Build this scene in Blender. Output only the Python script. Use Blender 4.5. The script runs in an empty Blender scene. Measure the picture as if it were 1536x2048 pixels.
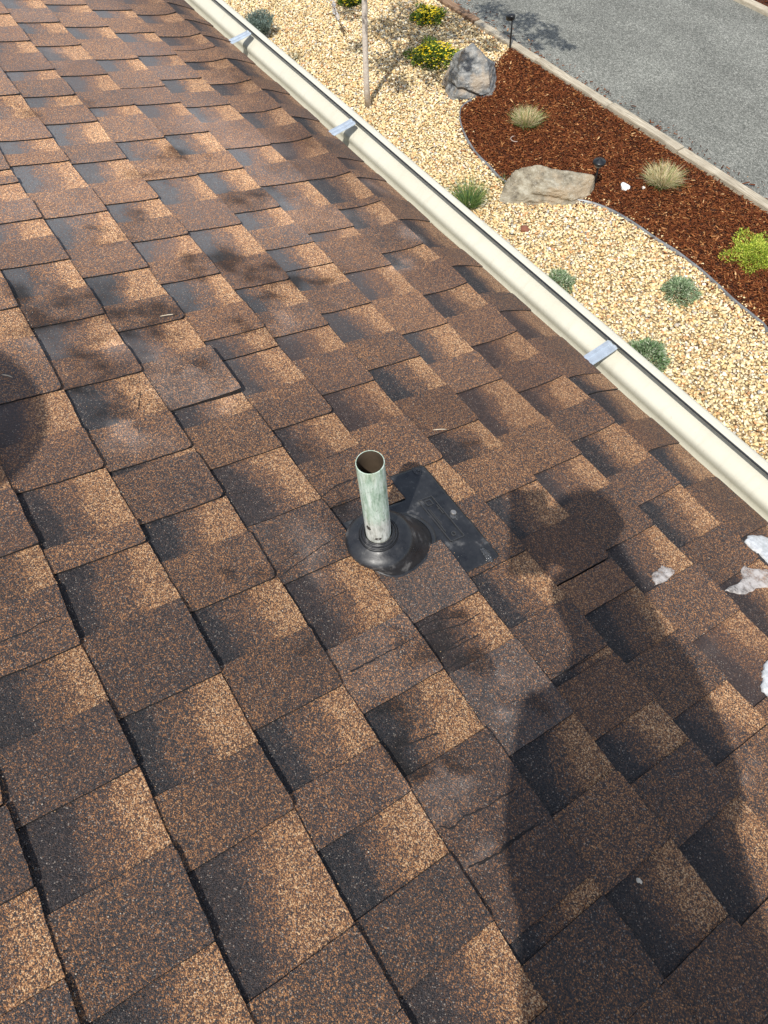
import bpy, bmesh, math, random
import numpy as np
from mathutils import Vector, Matrix
random.seed(7)
RS = np.random.RandomState(7)
C = bpy.context.scene.collection
SC = bpy.context.scene

# ------------------------------------------------------------------ camera, sky, sun, exposure
TH = math.radians(18.4)                 # roof pitch (4 in 12)
CT, ST = math.cos(TH), math.sin(TH)
H0 = 3.0                                # height of the roof frame's origin above the ground
CAM = np.array([0.0, 0.19739, 3.90504])
RW = np.array([[0.54689545, 0.83549951, -0.05334725],
               [0.70251719, -0.49264183, -0.51358896],
               [-0.45538441, 0.24340211, -0.85637635]])   # rows: camera right, down, forward in world axes
FPX = 1423.4                            # focal length for a 1536 x 2048 picture
cd = bpy.data.cameras.new('camera'); cam = bpy.data.objects.new('camera', cd); C.objects.link(cam)
cd.sensor_fit = 'HORIZONTAL'; cd.sensor_width = 36.0; cd.lens = FPX / 1536 * 36.0
cd.clip_start = 0.01; cd.clip_end = 2000
M = Matrix.Identity(4)
for i in range(3):
    M[i][0] = RW[0][i]; M[i][1] = -RW[1][i]; M[i][2] = -RW[2][i]; M[i][3] = CAM[i]
cam.matrix_world = M
SC.camera = cam

SUN = Vector((0.3541, -0.4182, 0.8365)).normalized()
w = bpy.data.worlds.new('World'); SC.world = w; w.use_nodes = True
nt = w.node_tree; bg = nt.nodes['Background']
sky = nt.nodes.new('ShaderNodeTexSky'); sky.sky_type = 'NISHITA'; sky.sun_disc = False
sky.sun_elevation = math.asin(SUN.z); sky.sun_rotation = math.atan2(SUN.x, SUN.y)
hs = nt.nodes.new('ShaderNodeHueSaturation'); hs.inputs['Saturation'].default_value = 0.62     # the phone's white balance
nt.links.new(sky.outputs[0], hs.inputs['Color']); nt.links.new(hs.outputs[0], bg.inputs[0]); bg.inputs[1].default_value = 0.15
sl = bpy.data.lights.new('sun', 'SUN'); sl.energy = 4.0; sl.angle = math.radians(0.55); sl.color = (1.0, 0.955, 0.88)
so = bpy.data.objects.new('sun', sl); C.objects.link(so)
so.rotation_euler = (-SUN).to_track_quat('-Z', 'Y').to_euler()
so.location = (3, -4, 9)
SC.view_settings.view_transform = 'Standard'; SC.view_settings.look = 'None'
SC.view_settings.exposure = 0.27; SC.view_settings.gamma = 1.0; SC.view_settings.use_curve_mapping = False
SC.render.engine = 'CYCLES'

# ------------------------------------------------------------------ helpers
def ground(x, y, z=0.0):
    """point of the level ground seen at a place of the photograph"""
    d = RW.T @ np.array([x - 768.0, y - 1024.0, FPX]); s = (z - CAM[2]) / d[2]
    return CAM + s * d

def roofw(X, Y, Z=0.0):
    """roof frame (X along the eave, Y down the slope, Z off the roof) to world"""
    return Vector((X, Y * CT + Z * ST, H0 - Y * ST + Z * CT))

def meta(o, label=None, cat=None, group=None, kind=None):
    if label: o['label'] = label
    if cat: o['category'] = cat
    if group: o['group'] = group
    if kind: o['kind'] = kind
    return o

def empty(name, loc=(0, 0, 0), rot=(0, 0, 0), label=None, cat=None, group=None, kind=None, parent=None):
    o = bpy.data.objects.new(name, None); C.objects.link(o); o.location = loc; o.rotation_euler = rot
    o.empty_display_size = 0.05
    if parent: o.parent = parent
    return meta(o, label, cat, group, kind)

def link(name, me, mats, parent=None, smooth=False):
    o = bpy.data.objects.new(name, me); C.objects.link(o)
    for m in (mats if isinstance(mats, (list, tuple)) else [mats]): me.materials.append(m)
    if smooth: me.shade_smooth()
    if parent: o.parent = parent
    return o

def pmesh(name, verts, faces, mats, parent=None, smooth=False, midx=None):
    me = bpy.data.meshes.new(name); me.from_pydata([tuple(v) for v in verts], [], faces)
    o = link(name, me, mats, parent, smooth)
    if midx is not None: me.polygons.foreach_set('material_index', midx)
    me.update(); return o

def fastmesh(name, V, F, mats, parent=None, smooth=False, col=None):
    """V (n,3), F (m,k) arrays; col (n,4) vertex colours"""
    me = bpy.data.meshes.new(name); n, m, k = len(V), len(F), F.shape[1]
    me.vertices.add(n); me.vertices.foreach_set('co', np.ascontiguousarray(V, dtype=np.float32).ravel())
    me.loops.add(m * k); me.loops.foreach_set('vertex_index', np.ascontiguousarray(F, dtype=np.int32).ravel())
    me.polygons.add(m); me.polygons.foreach_set('loop_start', np.arange(0, m * k, k, dtype=np.int32))
    me.update(calc_edges=True); me.validate()
    if col is not None:
        a = me.color_attributes.new('col', 'FLOAT_COLOR', 'POINT'); a.data.foreach_set('color', np.ascontiguousarray(col, dtype=np.float32).ravel())
    return link(name, me, mats, parent, smooth)

def bmobj(name, bm, mats, parent=None, smooth=False):
    me = bpy.data.meshes.new(name); bm.to_mesh(me); bm.free(); return link(name, me, mats, parent, smooth)

def addbox(bm, c, s, rot=None, bevel=0.0):
    g = bmesh.ops.create_cube(bm, size=1.0); vs = g['verts']
    T = Matrix.Translation(c) @ (rot.to_4x4() if rot else Matrix.Identity(4)) @ Matrix.Diagonal((s[0], s[1], s[2], 1))
    bmesh.ops.transform(bm, matrix=T, verts=vs)
    if bevel:
        es = list({e for v in vs for e in v.link_edges})
        bmesh.ops.bevel(bm, geom=es, offset=bevel, segments=2, affect='EDGES')

def tube(pts, rad, seg=10, cap=True):
    """verts, faces of a tube along pts with radii rad"""
    V, F = [], []; n = len(pts)
    if not hasattr(rad, '__len__'): rad = [rad] * n
    ref = Vector((0.3, 0.9, 0.1))
    for i in range(n):
        a = Vector(pts[max(i - 1, 0)]); b = Vector(pts[min(i + 1, n - 1)]); d = (b - a).normalized()
        u = d.cross(ref).normalized(); v = d.cross(u)
        for j in range(seg):
            t = 2 * math.pi * j / seg
            V.append(Vector(pts[i]) + (u * math.cos(t) + v * math.sin(t)) * rad[i])
    for i in range(n - 1):
        for j in range(seg):
            F.append((i * seg + j, i * seg + (j + 1) % seg, (i + 1) * seg + (j + 1) % seg, (i + 1) * seg + j))
    if cap:
        F.append(tuple(range(seg))[::-1]); F.append(tuple((n - 1) * seg + j for j in range(seg)))
    return V, F

def ringloft(rings, closed_top=False, closed_bot=False):
    V, F = [], []; n = len(rings[0])
    for r in rings: V += [Vector(p) for p in r]
    for i in range(len(rings) - 1):
        for j in range(n): F.append((i * n + j, i * n + (j + 1) % n, (i + 1) * n + (j + 1) % n, (i + 1) * n + j))
    if closed_top: F.append(tuple((len(rings) - 1) * n + j for j in range(n)))
    if closed_bot: F.append(tuple(range(n))[::-1])
    return V, F

# smooth value noise for shapes
_P = RS.rand(64, 64, 64)
def vnoise(x, y, z=0.0):
    x = np.asarray(x, float); y = np.asarray(y, float); z = np.asarray(z, float) + 0 * x
    xi, yi, zi = np.floor(x).astype(int), np.floor(y).astype(int), np.floor(z).astype(int)
    fx, fy, fz = x - xi, y - yi, z - zi
    fx, fy, fz = [t * t * (3 - 2 * t) for t in (fx, fy, fz)]
    r = 0
    for a in (0, 1):
        for b in (0, 1):
            for c in (0, 1):
                r = r + _P[(xi + a) % 64, (yi + b) % 64, (zi + c) % 64] * (fx if a else 1 - fx) * (fy if b else 1 - fy) * (fz if c else 1 - fz)
    return r * 2 - 1
def fnoise(x, y, z=0.0, oct=3):
    s, a = 0, 1.0
    for i in range(oct):
        s = s + a * vnoise(np.asarray(x) * 2 ** i + 7.3 * i, np.asarray(y) * 2 ** i + 3.1 * i, np.asarray(z) * 2 ** i); a *= 0.5
    return s

# ------------------------------------------------------------------ materials
class MT:
    def __init__(s, name):
        s.m = bpy.data.materials.new(name); s.m.use_nodes = True; s.t = s.m.node_tree
        s.b = s.t.nodes['Principled BSDF']; s.N = s.t.nodes; s.L = s.t.links
    def n(s, ty, **kw):
        nd = s.N.new(ty)
        for k, v in kw.items():
            if k.startswith('i_'):
                key = k[2:]; key = int(key) if key.isdigit() else key.replace('_', ' ')
                nd.inputs[key].default_value = v
            else: setattr(nd, k, v)
        return nd
    def l(s, a, b): s.L.new(a, b)
    def co(s, out='Object'): return s.n('ShaderNodeTexCoord').outputs[out]
    def noise(s, vec, scale, detail=4, rough=0.55):
        nd = s.n('ShaderNodeTexNoise', i_Scale=scale, i_Detail=detail, i_Roughness=rough); s.l(vec, nd.inputs['Vector']); return nd.outputs['Fac']
    def vor(s, vec, scale, feat='F1', rand=1.0):
        nd = s.n('ShaderNodeTexVoronoi', feature=feat, i_Scale=scale, i_Randomness=rand); s.l(vec, nd.inputs['Vector']); return nd
    def ramp(s, fac, stops, interp='LINEAR'):
        nd = s.n('ShaderNodeValToRGB'); e = nd.color_ramp.elements; nd.color_ramp.interpolation = interp
        while len(e) < len(stops): e.new(0.5)
        for i, (p, c) in enumerate(stops):
            e[i].position = p; e[i].color = tuple(c) + (1,) if len(c) == 3 else c
        s.l(fac, nd.inputs[0]); return nd.outputs[0]
    def math(s, op, a, b=None, clamp=False):
        nd = s.n('ShaderNodeMath', operation=op, use_clamp=clamp)
        for i, v in enumerate((a, b)):
            if v is None: continue
            if isinstance(v, (int, float)): nd.inputs[i].default_value = v
            else: s.l(v, nd.inputs[i])
        return nd.outputs[0]
    def mix(s, fac, a, b, mode='MIX'):
        nd = s.n('ShaderNodeMix', data_type='RGBA', blend_type=mode)
        for sock, v in ((nd.inputs[0], fac), (nd.inputs[6], a), (nd.inputs[7], b)):
            if isinstance(v, (int, float)): sock.default_value = v
            elif isinstance(v, (tuple, list)): sock.default_value = tuple(v) + (1,)
            else: s.l(v, sock)
        return nd.outputs[2]
    def bump(s, h, strength=0.5, dist=0.001, prev=None):
        nd = s.n('ShaderNodeBump', i_Strength=strength, i_Distance=dist); s.l(h, nd.inputs['Height'])
        if prev: s.l(prev, nd.inputs['Normal'])
        s.l(nd.outputs[0], s.b.inputs['Normal']); return nd.outputs[0]
    def col(s, c):
        if isinstance(c, (tuple, list)): s.b.inputs['Base Color'].default_value = tuple(c) + (1,)
        else: s.l(c, s.b.inputs['Base Color'])
        return s
    def set(s, **kw):
        for k, v in kw.items(): s.b.inputs[k.replace('_', ' ')].default_value = v
        return s

def simple(name, c, rough=0.6, metal=0.0, var=0.0, scale=20, bump=0.0):
    t = MT(name); v = t.co()
    if var:
        f = t.noise(v, scale); k = t.ramp(f, [(0.3, [x * (1 - var) for x in c]), (0.7, [min(1, x * (1 + var)) for x in c])]); t.col(k)
        if bump: t.bump(f, bump, 0.004)
    else: t.col(c)
    t.set(Roughness=rough, Metallic=metal); return t.m

def mat_shingle():
    t = MT('shingle_granules'); v = t.co()
    at = t.n('ShaderNodeAttribute', attribute_name='col'); sep = t.n('ShaderNodeSeparateColor'); t.l(at.outputs['Color'], sep.inputs[0])
    g, tone, dust_sheen = sep.outputs[0], sep.outputs[1], sep.outputs[2]; warm = at.outputs['Alpha']
    vo = t.vor(v, 780); vo2 = t.vor(v, 500)
    wn = t.n('ShaderNodeSeparateColor'); t.l(vo.outputs['Color'], wn.inputs[0])
    wn2 = t.n('ShaderNodeSeparateColor'); t.l(vo2.outputs['Color'], wn2.inputs[0])
    big = t.noise(v, 9, 4, .6); mid = t.noise(v, 190, 5, .85)
    j = t.math('MULTIPLY', t.math('SUBTRACT', wn.outputs[0], 0.5), 0.66)
    j2 = t.math('MULTIPLY', t.math('SUBTRACT', wn2.outputs[1], 0.5), 0.26)
    b = t.math('MULTIPLY', t.math('SUBTRACT', big, 0.5), 0.16)
    m = t.math('MULTIPLY', t.math('SUBTRACT', mid, 0.5), 0.60)
    x = t.math('ADD', t.math('ADD', g, j), t.math('ADD', t.math('ADD', j2, b), m), clamp=True)
    c = t.ramp(x, [(0.0, (.009, .010, .013)), (.20, (.036, .037, .043)), (.40, (.056, .040, .033)), (.55, (.128, .070, .045)),
                   (.68, (.29, .128, .052)), (.84, (.50, .25, .105)), (1.0, (.74, .50, .28))])
    # the odd pale granule
    odd = t.math('GREATER_THAN', wn.outputs[2], 0.975)
    c = t.mix(t.math('MULTIPLY', odd, 0.6), c, (.42, .36, .30))
    # reddish / greyish shift of single tabs
    c = t.mix(t.math('MULTIPLY', warm, 0.5, clamp=True), c, (.135, .060, .034))
    # tone of the tab
    # charcoal granules turn grey where the painted view sheen raises the tone
    dk = t.math('MULTIPLY', t.ramp(x, [(.10, (1, 1, 1)), (.42, (0, 0, 0))]), t.math('MULTIPLY', t.math('SUBTRACT', tone, 1.0), 1.3, clamp=True))
    c = t.mix(dk, c, (.105, .110, .115))
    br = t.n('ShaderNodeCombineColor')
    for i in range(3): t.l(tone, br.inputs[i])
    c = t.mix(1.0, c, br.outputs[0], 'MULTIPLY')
    # dust film plus painted view sheen (> .5) and dark stains (< .5), uneven from granule to granule
    gd = t.math('MULTIPLY', t.math('SUBTRACT', t.math('ADD', dust_sheen, t.math('MULTIPLY', t.math('SUBTRACT', mid, .5), .25)), 0.5), 2.0)
    dp = t.math('MULTIPLY', gd, t.math('ADD', t.math('MULTIPLY', wn2.outputs[0], .7), .45), clamp=True)
    dn = t.math('MULTIPLY', gd, -1.0, clamp=True)
    up = t.mix(.42, t.mix(1.0, c, (2.3, 2.25, 2.25), 'MULTIPLY'), (.24, .215, .19)); c = t.mix(dp, c, up)
    c = t.mix(t.math('MULTIPLY', dn, .90), c, t.mix(1.0, c, (.22, .19, .17), 'MULTIPLY'))
    t.col(c)
    h = t.math('SUBTRACT', 1.0, vo.outputs['Distance'])
    t.bump(h, 1.0, 0.0010)
    t.set(Roughness=0.62); t.b.inputs['Specular IOR Level'].default_value = 0.35
    return t.m

def mat_asphalt_edge():
    t = MT('asphalt_edge'); v = t.co(); vo = t.vor(v, 500); f = t.n('ShaderNodeSeparateColor'); t.l(vo.outputs['Color'], f.inputs[0])
    t.col(t.ramp(f.outputs[0], [(0.0, (.006, .006, .007)), (.8, (.012, .011, .011)), (.95, (.05, .035, .025))])).set(Roughness=.85); return t.m
SHING = mat_shingle(); EDGE = mat_asphalt_edge()

# ------------------------------------------------------------------ the house and its shingled roof
EX = 0.143                              # exposure of a course
LINES = {-1: [(-0.4, 0.0009), (-0.22, 0.0)], 0: [(-0.9, -0.001), (-0.72, 0.001), (-0.54, -0.0009), (-0.36, 0.0004), (-0.18, -0.0005)], 1: [(-1.43, 0.001), (-1.25, -0.0007), (-1.07, -0.0019), (-0.89, -0.0036), (-0.71, -0.0007), (-0.53, 0.0021), (-0.35, 0.0004), (-0.17, -0.0007), (0.01, -0.0021)], 2: [(-1.93, -0.0029), (-1.75, -0.004), (-1.57, -0.0024), (-1.39, -0.0007), (-1.21, -0.0002), (-1.03, 0.0015), (-0.85, 0.0034), (-0.67, 0.0055), (-0.49, 0.0055), (-0.31, 0.0005), (-0.13, 0.0001), (0.05, -0.001)], 3: [(-2.4, -0.0081), (-2.22, -0.0058), (-2.04, -0.0016), (-1.86, -0.0026), (-1.68, 0.001), (-1.5, -0.0001), (-1.32, 0.0), (-1.14, 0.0021), (-0.96, 0.0056), (-0.78, 0.0062), (-0.6, 0.0094), (-0.42, 0.007), (-0.24, 0.0055), (-0.06, 0.0046), (0.12, 0.0002)], 4: [(-2.83, -0.0073), (-2.65, -0.0078), (-2.47, -0.0068), (-2.29, -0.0025), (-2.11, 0.0005), (-1.93, -0.0019), (-1.75, -0.0014), (-1.57, -0.0013), (-1.39, -0.0003), (-1.21, 0.0), (-1.03, 0.0001), (-0.85, 0.0034), (-0.67, 0.0031), (-0.49, 0.0083), (-0.31, 0.0023), (-0.13, 0.0005), (0.05, -0.006)], 5: [(-2.79, -0.01), (-2.61, -0.0085), (-2.43, -0.0043), (-2.25, -0.0031), (-2.07, 0.0019), (-1.89, 0.0024), (-1.71, 0.0026), (-1.53, 0.0041), (-1.35, 0.0022), (-1.17, 0.0008), (-0.99, -0.0037), (-0.81, -0.0067), (-0.63, -0.0051), (-0.45, -0.001), (-0.27, -0.0028), (-0.09, -0.0028)], 6: [(-2.96, -0.0084), (-2.78, -0.0052), (-2.6, -0.0033), (-2.42, -0.0034), (-2.24, -0.0034), (-2.06, 0.0003), (-1.88, 0.0013), (-1.7, -0.0011), (-1.52, 0.0025), (-1.34, 0.0007), (-1.16, -0.0025), (-0.98, -0.002), (-0.8, -0.0036), (-0.62, -0.0063), (-0.44, -0.0044), (-0.26, -0.006), (-0.08, 0.0016)], 7: [(-2.47, -0.003), (-2.29, 0.0055), (-2.11, 0.0086), (-1.93, 0.0097), (-1.75, 0.0079), (-1.57, 0.0098), (-1.39, 0.0057), (-1.21, 0.0028), (-1.03, -0.0011), (-0.85, -0.0041), (-0.67, -0.0014), (-0.49, 0.0004), (-0.31, 0.0038)], 8: [(-2.84, 0.0107), (-2.66, 0.0179), (-2.48, 0.0106), (-2.3, 0.015), (-2.12, 0.0206), (-1.94, 0.0197), (-1.76, 0.0168), (-1.58, 0.0163), (-1.4, 0.0061), (-1.22, 0.007), (-1.04, 0.0058), (-0.86, 0.0004), (-0.68, 0.0036), (-0.5, 0.0028), (-0.32, -0.0032)]}
CELLS = {8: [(-3.006, 'R'), (-2.888, 'T'), (-2.84, 'R'), (-2.735, 'T'), (-2.696, 'R'), (-2.597, 'T'), (-2.499, 'R'), (-2.356, 'T'), (-2.254, 'R'), (-2.149, 'T'), (-2.058, 'R'), (-1.932, 'T'), (-1.784, 'R'), (-1.71, 'T'), (-1.664, 'R'), (-1.545, 'T'), (-1.429, 'R'), (-1.282, 'T'), (-1.191, 'R'), (-1.065, 'T'), (-0.986, 'R'), (-0.872, 'T'), (-0.725, 'R'), (-0.662, 'j'), (-0.559, 'T'), (-0.472, 'R'), (-0.362, 'T'), (-0.216, 'R'), (-0.146, 'T')], 7: [(-2.891, 'R'), (-2.812, 'T'), (-2.695, 'R'), (-2.615, 'T'), (-2.574, 't'), (-2.485, 'R'), (-2.42, 'T'), (-2.311, 'R'), (-2.227, 'T'), (-2.108, 'R'), (-2.003, 'T'), (-1.909, 'R'), (-1.805, 'T'), (-1.687, 'R'), (-1.552, 'T'), (-1.522, 'R'), (-1.42, 'T'), (-1.3, 'R'), (-1.224, 'T'), (-1.111, 'R'), (-1.016, 'T'), (-0.905, 'R'), (-0.82, 'T'), (-0.736, 'R'), (-0.65, 'T'), (-0.566, 'R'), (-0.457, 'T'), (-0.374, 'R'), (-0.26, 'T'), (-0.165, 'R'), (-0.045, 'T')], 6: [(-2.917, 'R'), (-2.845, 'T'), (-2.715, 'R'), (-2.635, 'T'), (-2.528, 'R'), (-2.447, 'T'), (-2.347, 'R'), (-2.25, 'T'), (-2.154, 'R'), (-2.051, 'T'), (-1.889, 'R'), (-1.788, 'T'), (-1.673, 'R'), (-1.541, 'T'), (-1.426, 'R'), (-1.385, 'T'), (-1.242, 'R'), (-1.126, 'T'), (-0.992, 'R'), (-0.885, 'T'), (-0.783, 'R'), (-0.64, 'T'), (-0.527, 'R'), (-0.439, 'T'), (-0.322, 'R'), (-0.219, 'T'), (-0.109, 'R'), (0.025, 'T')], 5: [(-2.948, 'R'), (-2.878, 'T'), (-2.752, 'R'), (-2.651, 'T'), (-2.494, 'R'), (-2.405, 'T'), (-2.284, 't'), (-2.175, 'R'), (-2.091, 'T'), (-1.985, 'R'), (-1.867, 'T'), (-1.766, 'R'), (-1.654, 'T'), (-1.555, 'R'), (-1.471, 'T'), (-1.38, 'R'), (-1.286, 'j'), (-1.203, 'T'), (-1.113, 'R'), (-1.006, 'T'), (-0.91, 'R'), (-0.808, 'T'), (-0.694, 'R'), (-0.611, 'T'), (-0.51, 'R'), (-0.411, 'T'), (-0.303, 't'), (-0.238, 'R'), (-0.137, 'T'), (-0.031, 'R'), (0.055, 'T')], 4: [(-2.976, 'R'), (-2.892, 'T'), (-2.776, 'R'), (-2.686, 'T'), (-2.592, 'R'), (-2.482, 'T'), (-2.373, 'R'), (-2.265, 'T'), (-2.165, 'R'), (-2.106, 'T'), (-1.96, 'R'), (-1.853, 'T'), (-1.747, 'R'), (-1.622, 'T'), (-1.497, 'R'), (-1.362, 'T'), (-1.249, 'R'), (-1.156, 'T'), (-1.068, 'R'), (-0.986, 'T'), (-0.874, 'R'), (-0.764, 'T'), (-0.63, 'R'), (-0.531, 'T'), (-0.387, 'R'), (-0.277, 'T'), (-0.176, 'R'), (-0.162, 'T'), (-0.07, 'R'), (0.004, 'T'), (0.099, 'R'), (0.209, 'T')], 3: [(-2.832, 'R'), (-2.729, 'T'), (-2.617, 'R'), (-2.529, 'T'), (-2.406, 'R'), (-2.341, 'T'), (-2.235, 'R'), (-2.171, 'T'), (-2.071, 'R'), (-1.951, 'T'), (-1.856, 'R'), (-1.751, 'T'), (-1.648, 'R'), (-1.563, 'T'), (-1.478, 'R'), (-1.395, 'T'), (-1.309, 'R'), (-1.198, 'T'), (-1.1, 'R'), (-1.034, 'j'), (-0.922, 'T'), (-0.82, 'R'), (-0.724, 'T'), (-0.613, 'X'), (-0.47, 'T'), (-0.357, 'R'), (-0.26, 'T'), (-0.118, 'R'), (-0.024, 'T'), (0.084, 'R'), (0.19, 'T')], 2: [(-2.242, 'R'), (-2.102, 'T'), (-1.988, 'R'), (-1.919, 'T'), (-1.862, 'R'), (-1.727, 'T'), (-1.611, 'R'), (-1.48, 'T'), (-1.37, 'R'), (-1.264, 'T'), (-1.177, 'R'), (-1.071, 'T'), (-0.932, 'R'), (-0.879, 'T'), (-0.771, 'R'), (-0.633, 't'), (-0.509, 'R'), (-0.379, 'T'), (-0.27, 'R'), (-0.167, 'T'), (0.057, 'R'), (0.082, 'T')], 1: [(-1.836, 'R'), (-1.806, 'T'), (-1.772, 'R'), (-1.695, 'T'), (-1.606, 'R'), (-1.532, 'T'), (-1.436, 'R'), (-1.332, 'T'), (-1.233, 'R'), (-1.13, 'T'), (-1.046, 'R'), (-0.932, 'T'), (-0.828, 'R'), (-0.816, 'T'), (-0.704, 'R'), (-0.623, 'T'), (-0.523, 'R'), (-0.425, 'T'), (-0.32, 'R'), (-0.224, 'T'), (-0.148, 'R'), (-0.06, 'T'), (0.028, 'R'), (0.128, 'T')], 0: [(-1.298, 'R'), (-1.203, 'T'), (-1.044, 'R'), (-0.942, 'T'), (-0.836, 'R'), (-0.714, 'T'), (-0.666, 'R'), (-0.549, 'T'), (-0.414, 'R'), (-0.302, 'T'), (-0.205, 'R'), (-0.057, 'T')], -1: [(-0.912, 'R'), (-0.847, 'T'), (-0.724, 'R'), (-0.646, 'T'), (-0.537, 'R'), (-0.443, 'T'), (-0.344, 'R'), (-0.241, 'T'), (-0.126, 'R')], -2: [(-0.274, 'R'), (-0.175, 'T')]}
DUST = [(-1.143, 0.619, 0.048, 0.37400000000000005), (-0.986, 0.324, 0.046, 0.264), (-0.932, 0.39, 0.039, 0.264), (-1.11, 0.327, 0.037, 0.22000000000000003), (-0.897, 0.193, 0.031, 0.49500000000000005), (-0.87, 0.229, 0.025, 0.37400000000000005), (-1.185, 0.143, 0.032, 0.35200000000000004), (-1.105, 0.298, 0.032, 0.28600000000000003), (-2.526, 0.608, 0.067, 0.275), (-1.355, 1.149, 0.033, 0.37400000000000005), (-1.256, 1.021, 0.034, 0.396), (-1.616, 1.203, 0.038, 0.30800000000000005), (-1.116, 0.788, 0.026, 0.132), (-0.141, 0.322, 0.037, 0.33), (-0.054, 0.319, 0.02, 0.396), (-0.243, 0.524, 0.03, 0.264), (-0.184, 0.474, 0.023, 0.33), (-0.565, 0.366, 0.052, 0.22000000000000003), (-0.51, 0.362, 0.033, 0.17600000000000002), (0.106, 0.749, 0.02, 0.37400000000000005), (-0.065, 0.886, 0.02, 0.33), (-1.414, 0.608, 0.081, 0.132), (-1.786, 0.537, 0.115, 0.15400000000000003), (-1.649, 0.333, 0.085, 0.132), (-1.52, 0.898, 0.093, 0.15400000000000003), (-1.876, 0.966, 0.112, 0.132), (-2.042, 0.873, 0.095, 0.15400000000000003), (-1.47, 1.025, 0.075, 0.17600000000000002), (-0.843, 0.254, 0.031, 0.132), (-0.38, 1.046, 0.02, 0.11000000000000001)]
DARK = [(-1.277, 0.211, 0.079, 0.6525), (-1.272, 0.181, 0.052, 0.29), (-1.214, 0.38, 0.061, 0.609), (-1.085, 0.235, 0.053, 0.58), (-1.879, 0.739, 0.052, 0.58), (-1.788, 0.603, 0.052, 0.58), (-1.627, 0.824, 0.062, 0.493), (-1.352, 0.622, 0.057, 0.609), (-1.27, 0.649, 0.028, 0.435), (-1.272, 0.789, 0.045, 0.667), (-1.256, 0.728, 0.025, 0.435), (-1.2, 0.629, 0.035, 0.46399999999999997), (-1.148, 0.57, 0.039, 0.435), (-1.008, 0.385, 0.041, 0.58), (-1.356, 0.562, 0.031, 0.29), (-2.194, 0.567, 0.048, 0.261), (-2.138, 0.395, 0.054, 0.29), (-1.569, 0.442, 0.027, 0.435), (-1.475, 0.412, 0.026, 0.3625), (-1.016, 0.157, 0.031, 0.435), (-0.96, 0.167, 0.032, 0.493), (-0.634, 0.772, 0.02, 0.58), (-0.335, 0.475, 0.02, 0.435), (-0.339, 0.508, 0.02, 0.319), (-0.263, 0.306, 0.022, 0.493), (-0.769, 0.515, 0.021, 0.23199999999999998), (-0.919, 0.232, 0.02, 0.5075), (-0.978, 0.263, 0.02, 0.3625), (-2.391, 1.16, 0.089, 0.29), (-1.855, 1.158, 0.071, 0.261), (-0.233, 0.522, 0.02, 0.29), (-1.347, 1.245, 0.038, 0.29), (-1.783, 0.982, 0.053, 0.23199999999999998), (-0.512, 0.249, 0.02, 0.435), (-0.347, 0.438, 0.02, 0.435), (-0.343, 0.455, 0.02, 0.435), (-0.336, 0.505, 0.02, 0.435), (-0.33, 0.522, 0.02, 0.435), (-0.295, 0.449, 0.02, 0.3625), (-0.292, 0.472, 0.02, 0.3625), (-0.288, 0.499, 0.02, 0.29), (-0.592, 0.461, 0.02, 0.29), (-0.624, 0.445, 0.02, 0.29), (-0.386, 0.306, 0.02, 0.2175), (-0.201, 0.537, 0.02, 0.3625), (-0.194, 0.568, 0.02, 0.3625), (-0.206, 0.302, 0.02, 0.435), (-0.202, 0.325, 0.02, 0.435), (-0.198, 0.349, 0.02, 0.3625), (-0.03, 0.348, 0.02, 0.3625), (-0.032, 0.316, 0.02, 0.3625)]
def line_y(k, X):
    X = np.asarray(X, float)
    if k in LINES:
        q = np.array(LINES[k]); d = np.interp(X, q[:, 0], q[:, 1])
    else: d = 0 * X
    if k >= 9: return 1.279 + 0.0035 * vnoise(X * 6 + 3, X * 0 + 2)
    return k * EX + d + 0.0011 * vnoise(X * 22, X * 0 + k * 3.7)
def warp(X, Y):
    z = 0.0010 * vnoise(X * 5 + 9, Y * 5 + 4) + 0.0022 * vnoise(X * 2.1, Y * 2.1 + 11)
    z = z + 0.0085 * np.exp(-((Y - 1.165) / 0.042) ** 2)
    e = np.clip((Y - 1.20) / 0.085, 0, 1.3); return z - 0.019 * e ** 1.7
def dust_sheen_val(X, Y):
    d = 0.5 + 0 * X
    wx = 0.030 * fnoise(X * 16, Y * 16, 1.0, 4); wy = 0.030 * fnoise(X * 16 + 50, Y * 16, 2.0, 4); mo = np.clip(.85 + .75 * fnoise(X * 30, Y * 30, 5.0, 3), .15, 1.6)
    for (a, b, r, s) in DUST: d = d + mo * s * np.exp(-(((X + wx - a) / r) ** 2 + ((Y + wy - b) / r) ** 2))
    for (a, b, r, s) in DARK: d = d - mo * s * np.exp(-(((X + wx * 1.8 - a) / r) ** 2 + ((Y + wy * 1.8 - b) / r) ** 2))
    d = d + 0.10 * np.clip((-X - 0.75) / 1.1, 0, 1) * np.clip((1.12 - Y) / .25, 0, 1) + 0.03 * fnoise(X * 3 + 5, Y * 3, 3.0)  # top-left dust gradient doubles as painted grazing-view sheen
    return np.clip(d, 0.02, 0.98)
def zprof(kind, v):
    v = np.clip(v, 0, 1)
    return (0.0003 + 0.0062 * v ** 1.7) if kind == 'R' else (0.0034 + 0.0064 * v ** 1.9)

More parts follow.
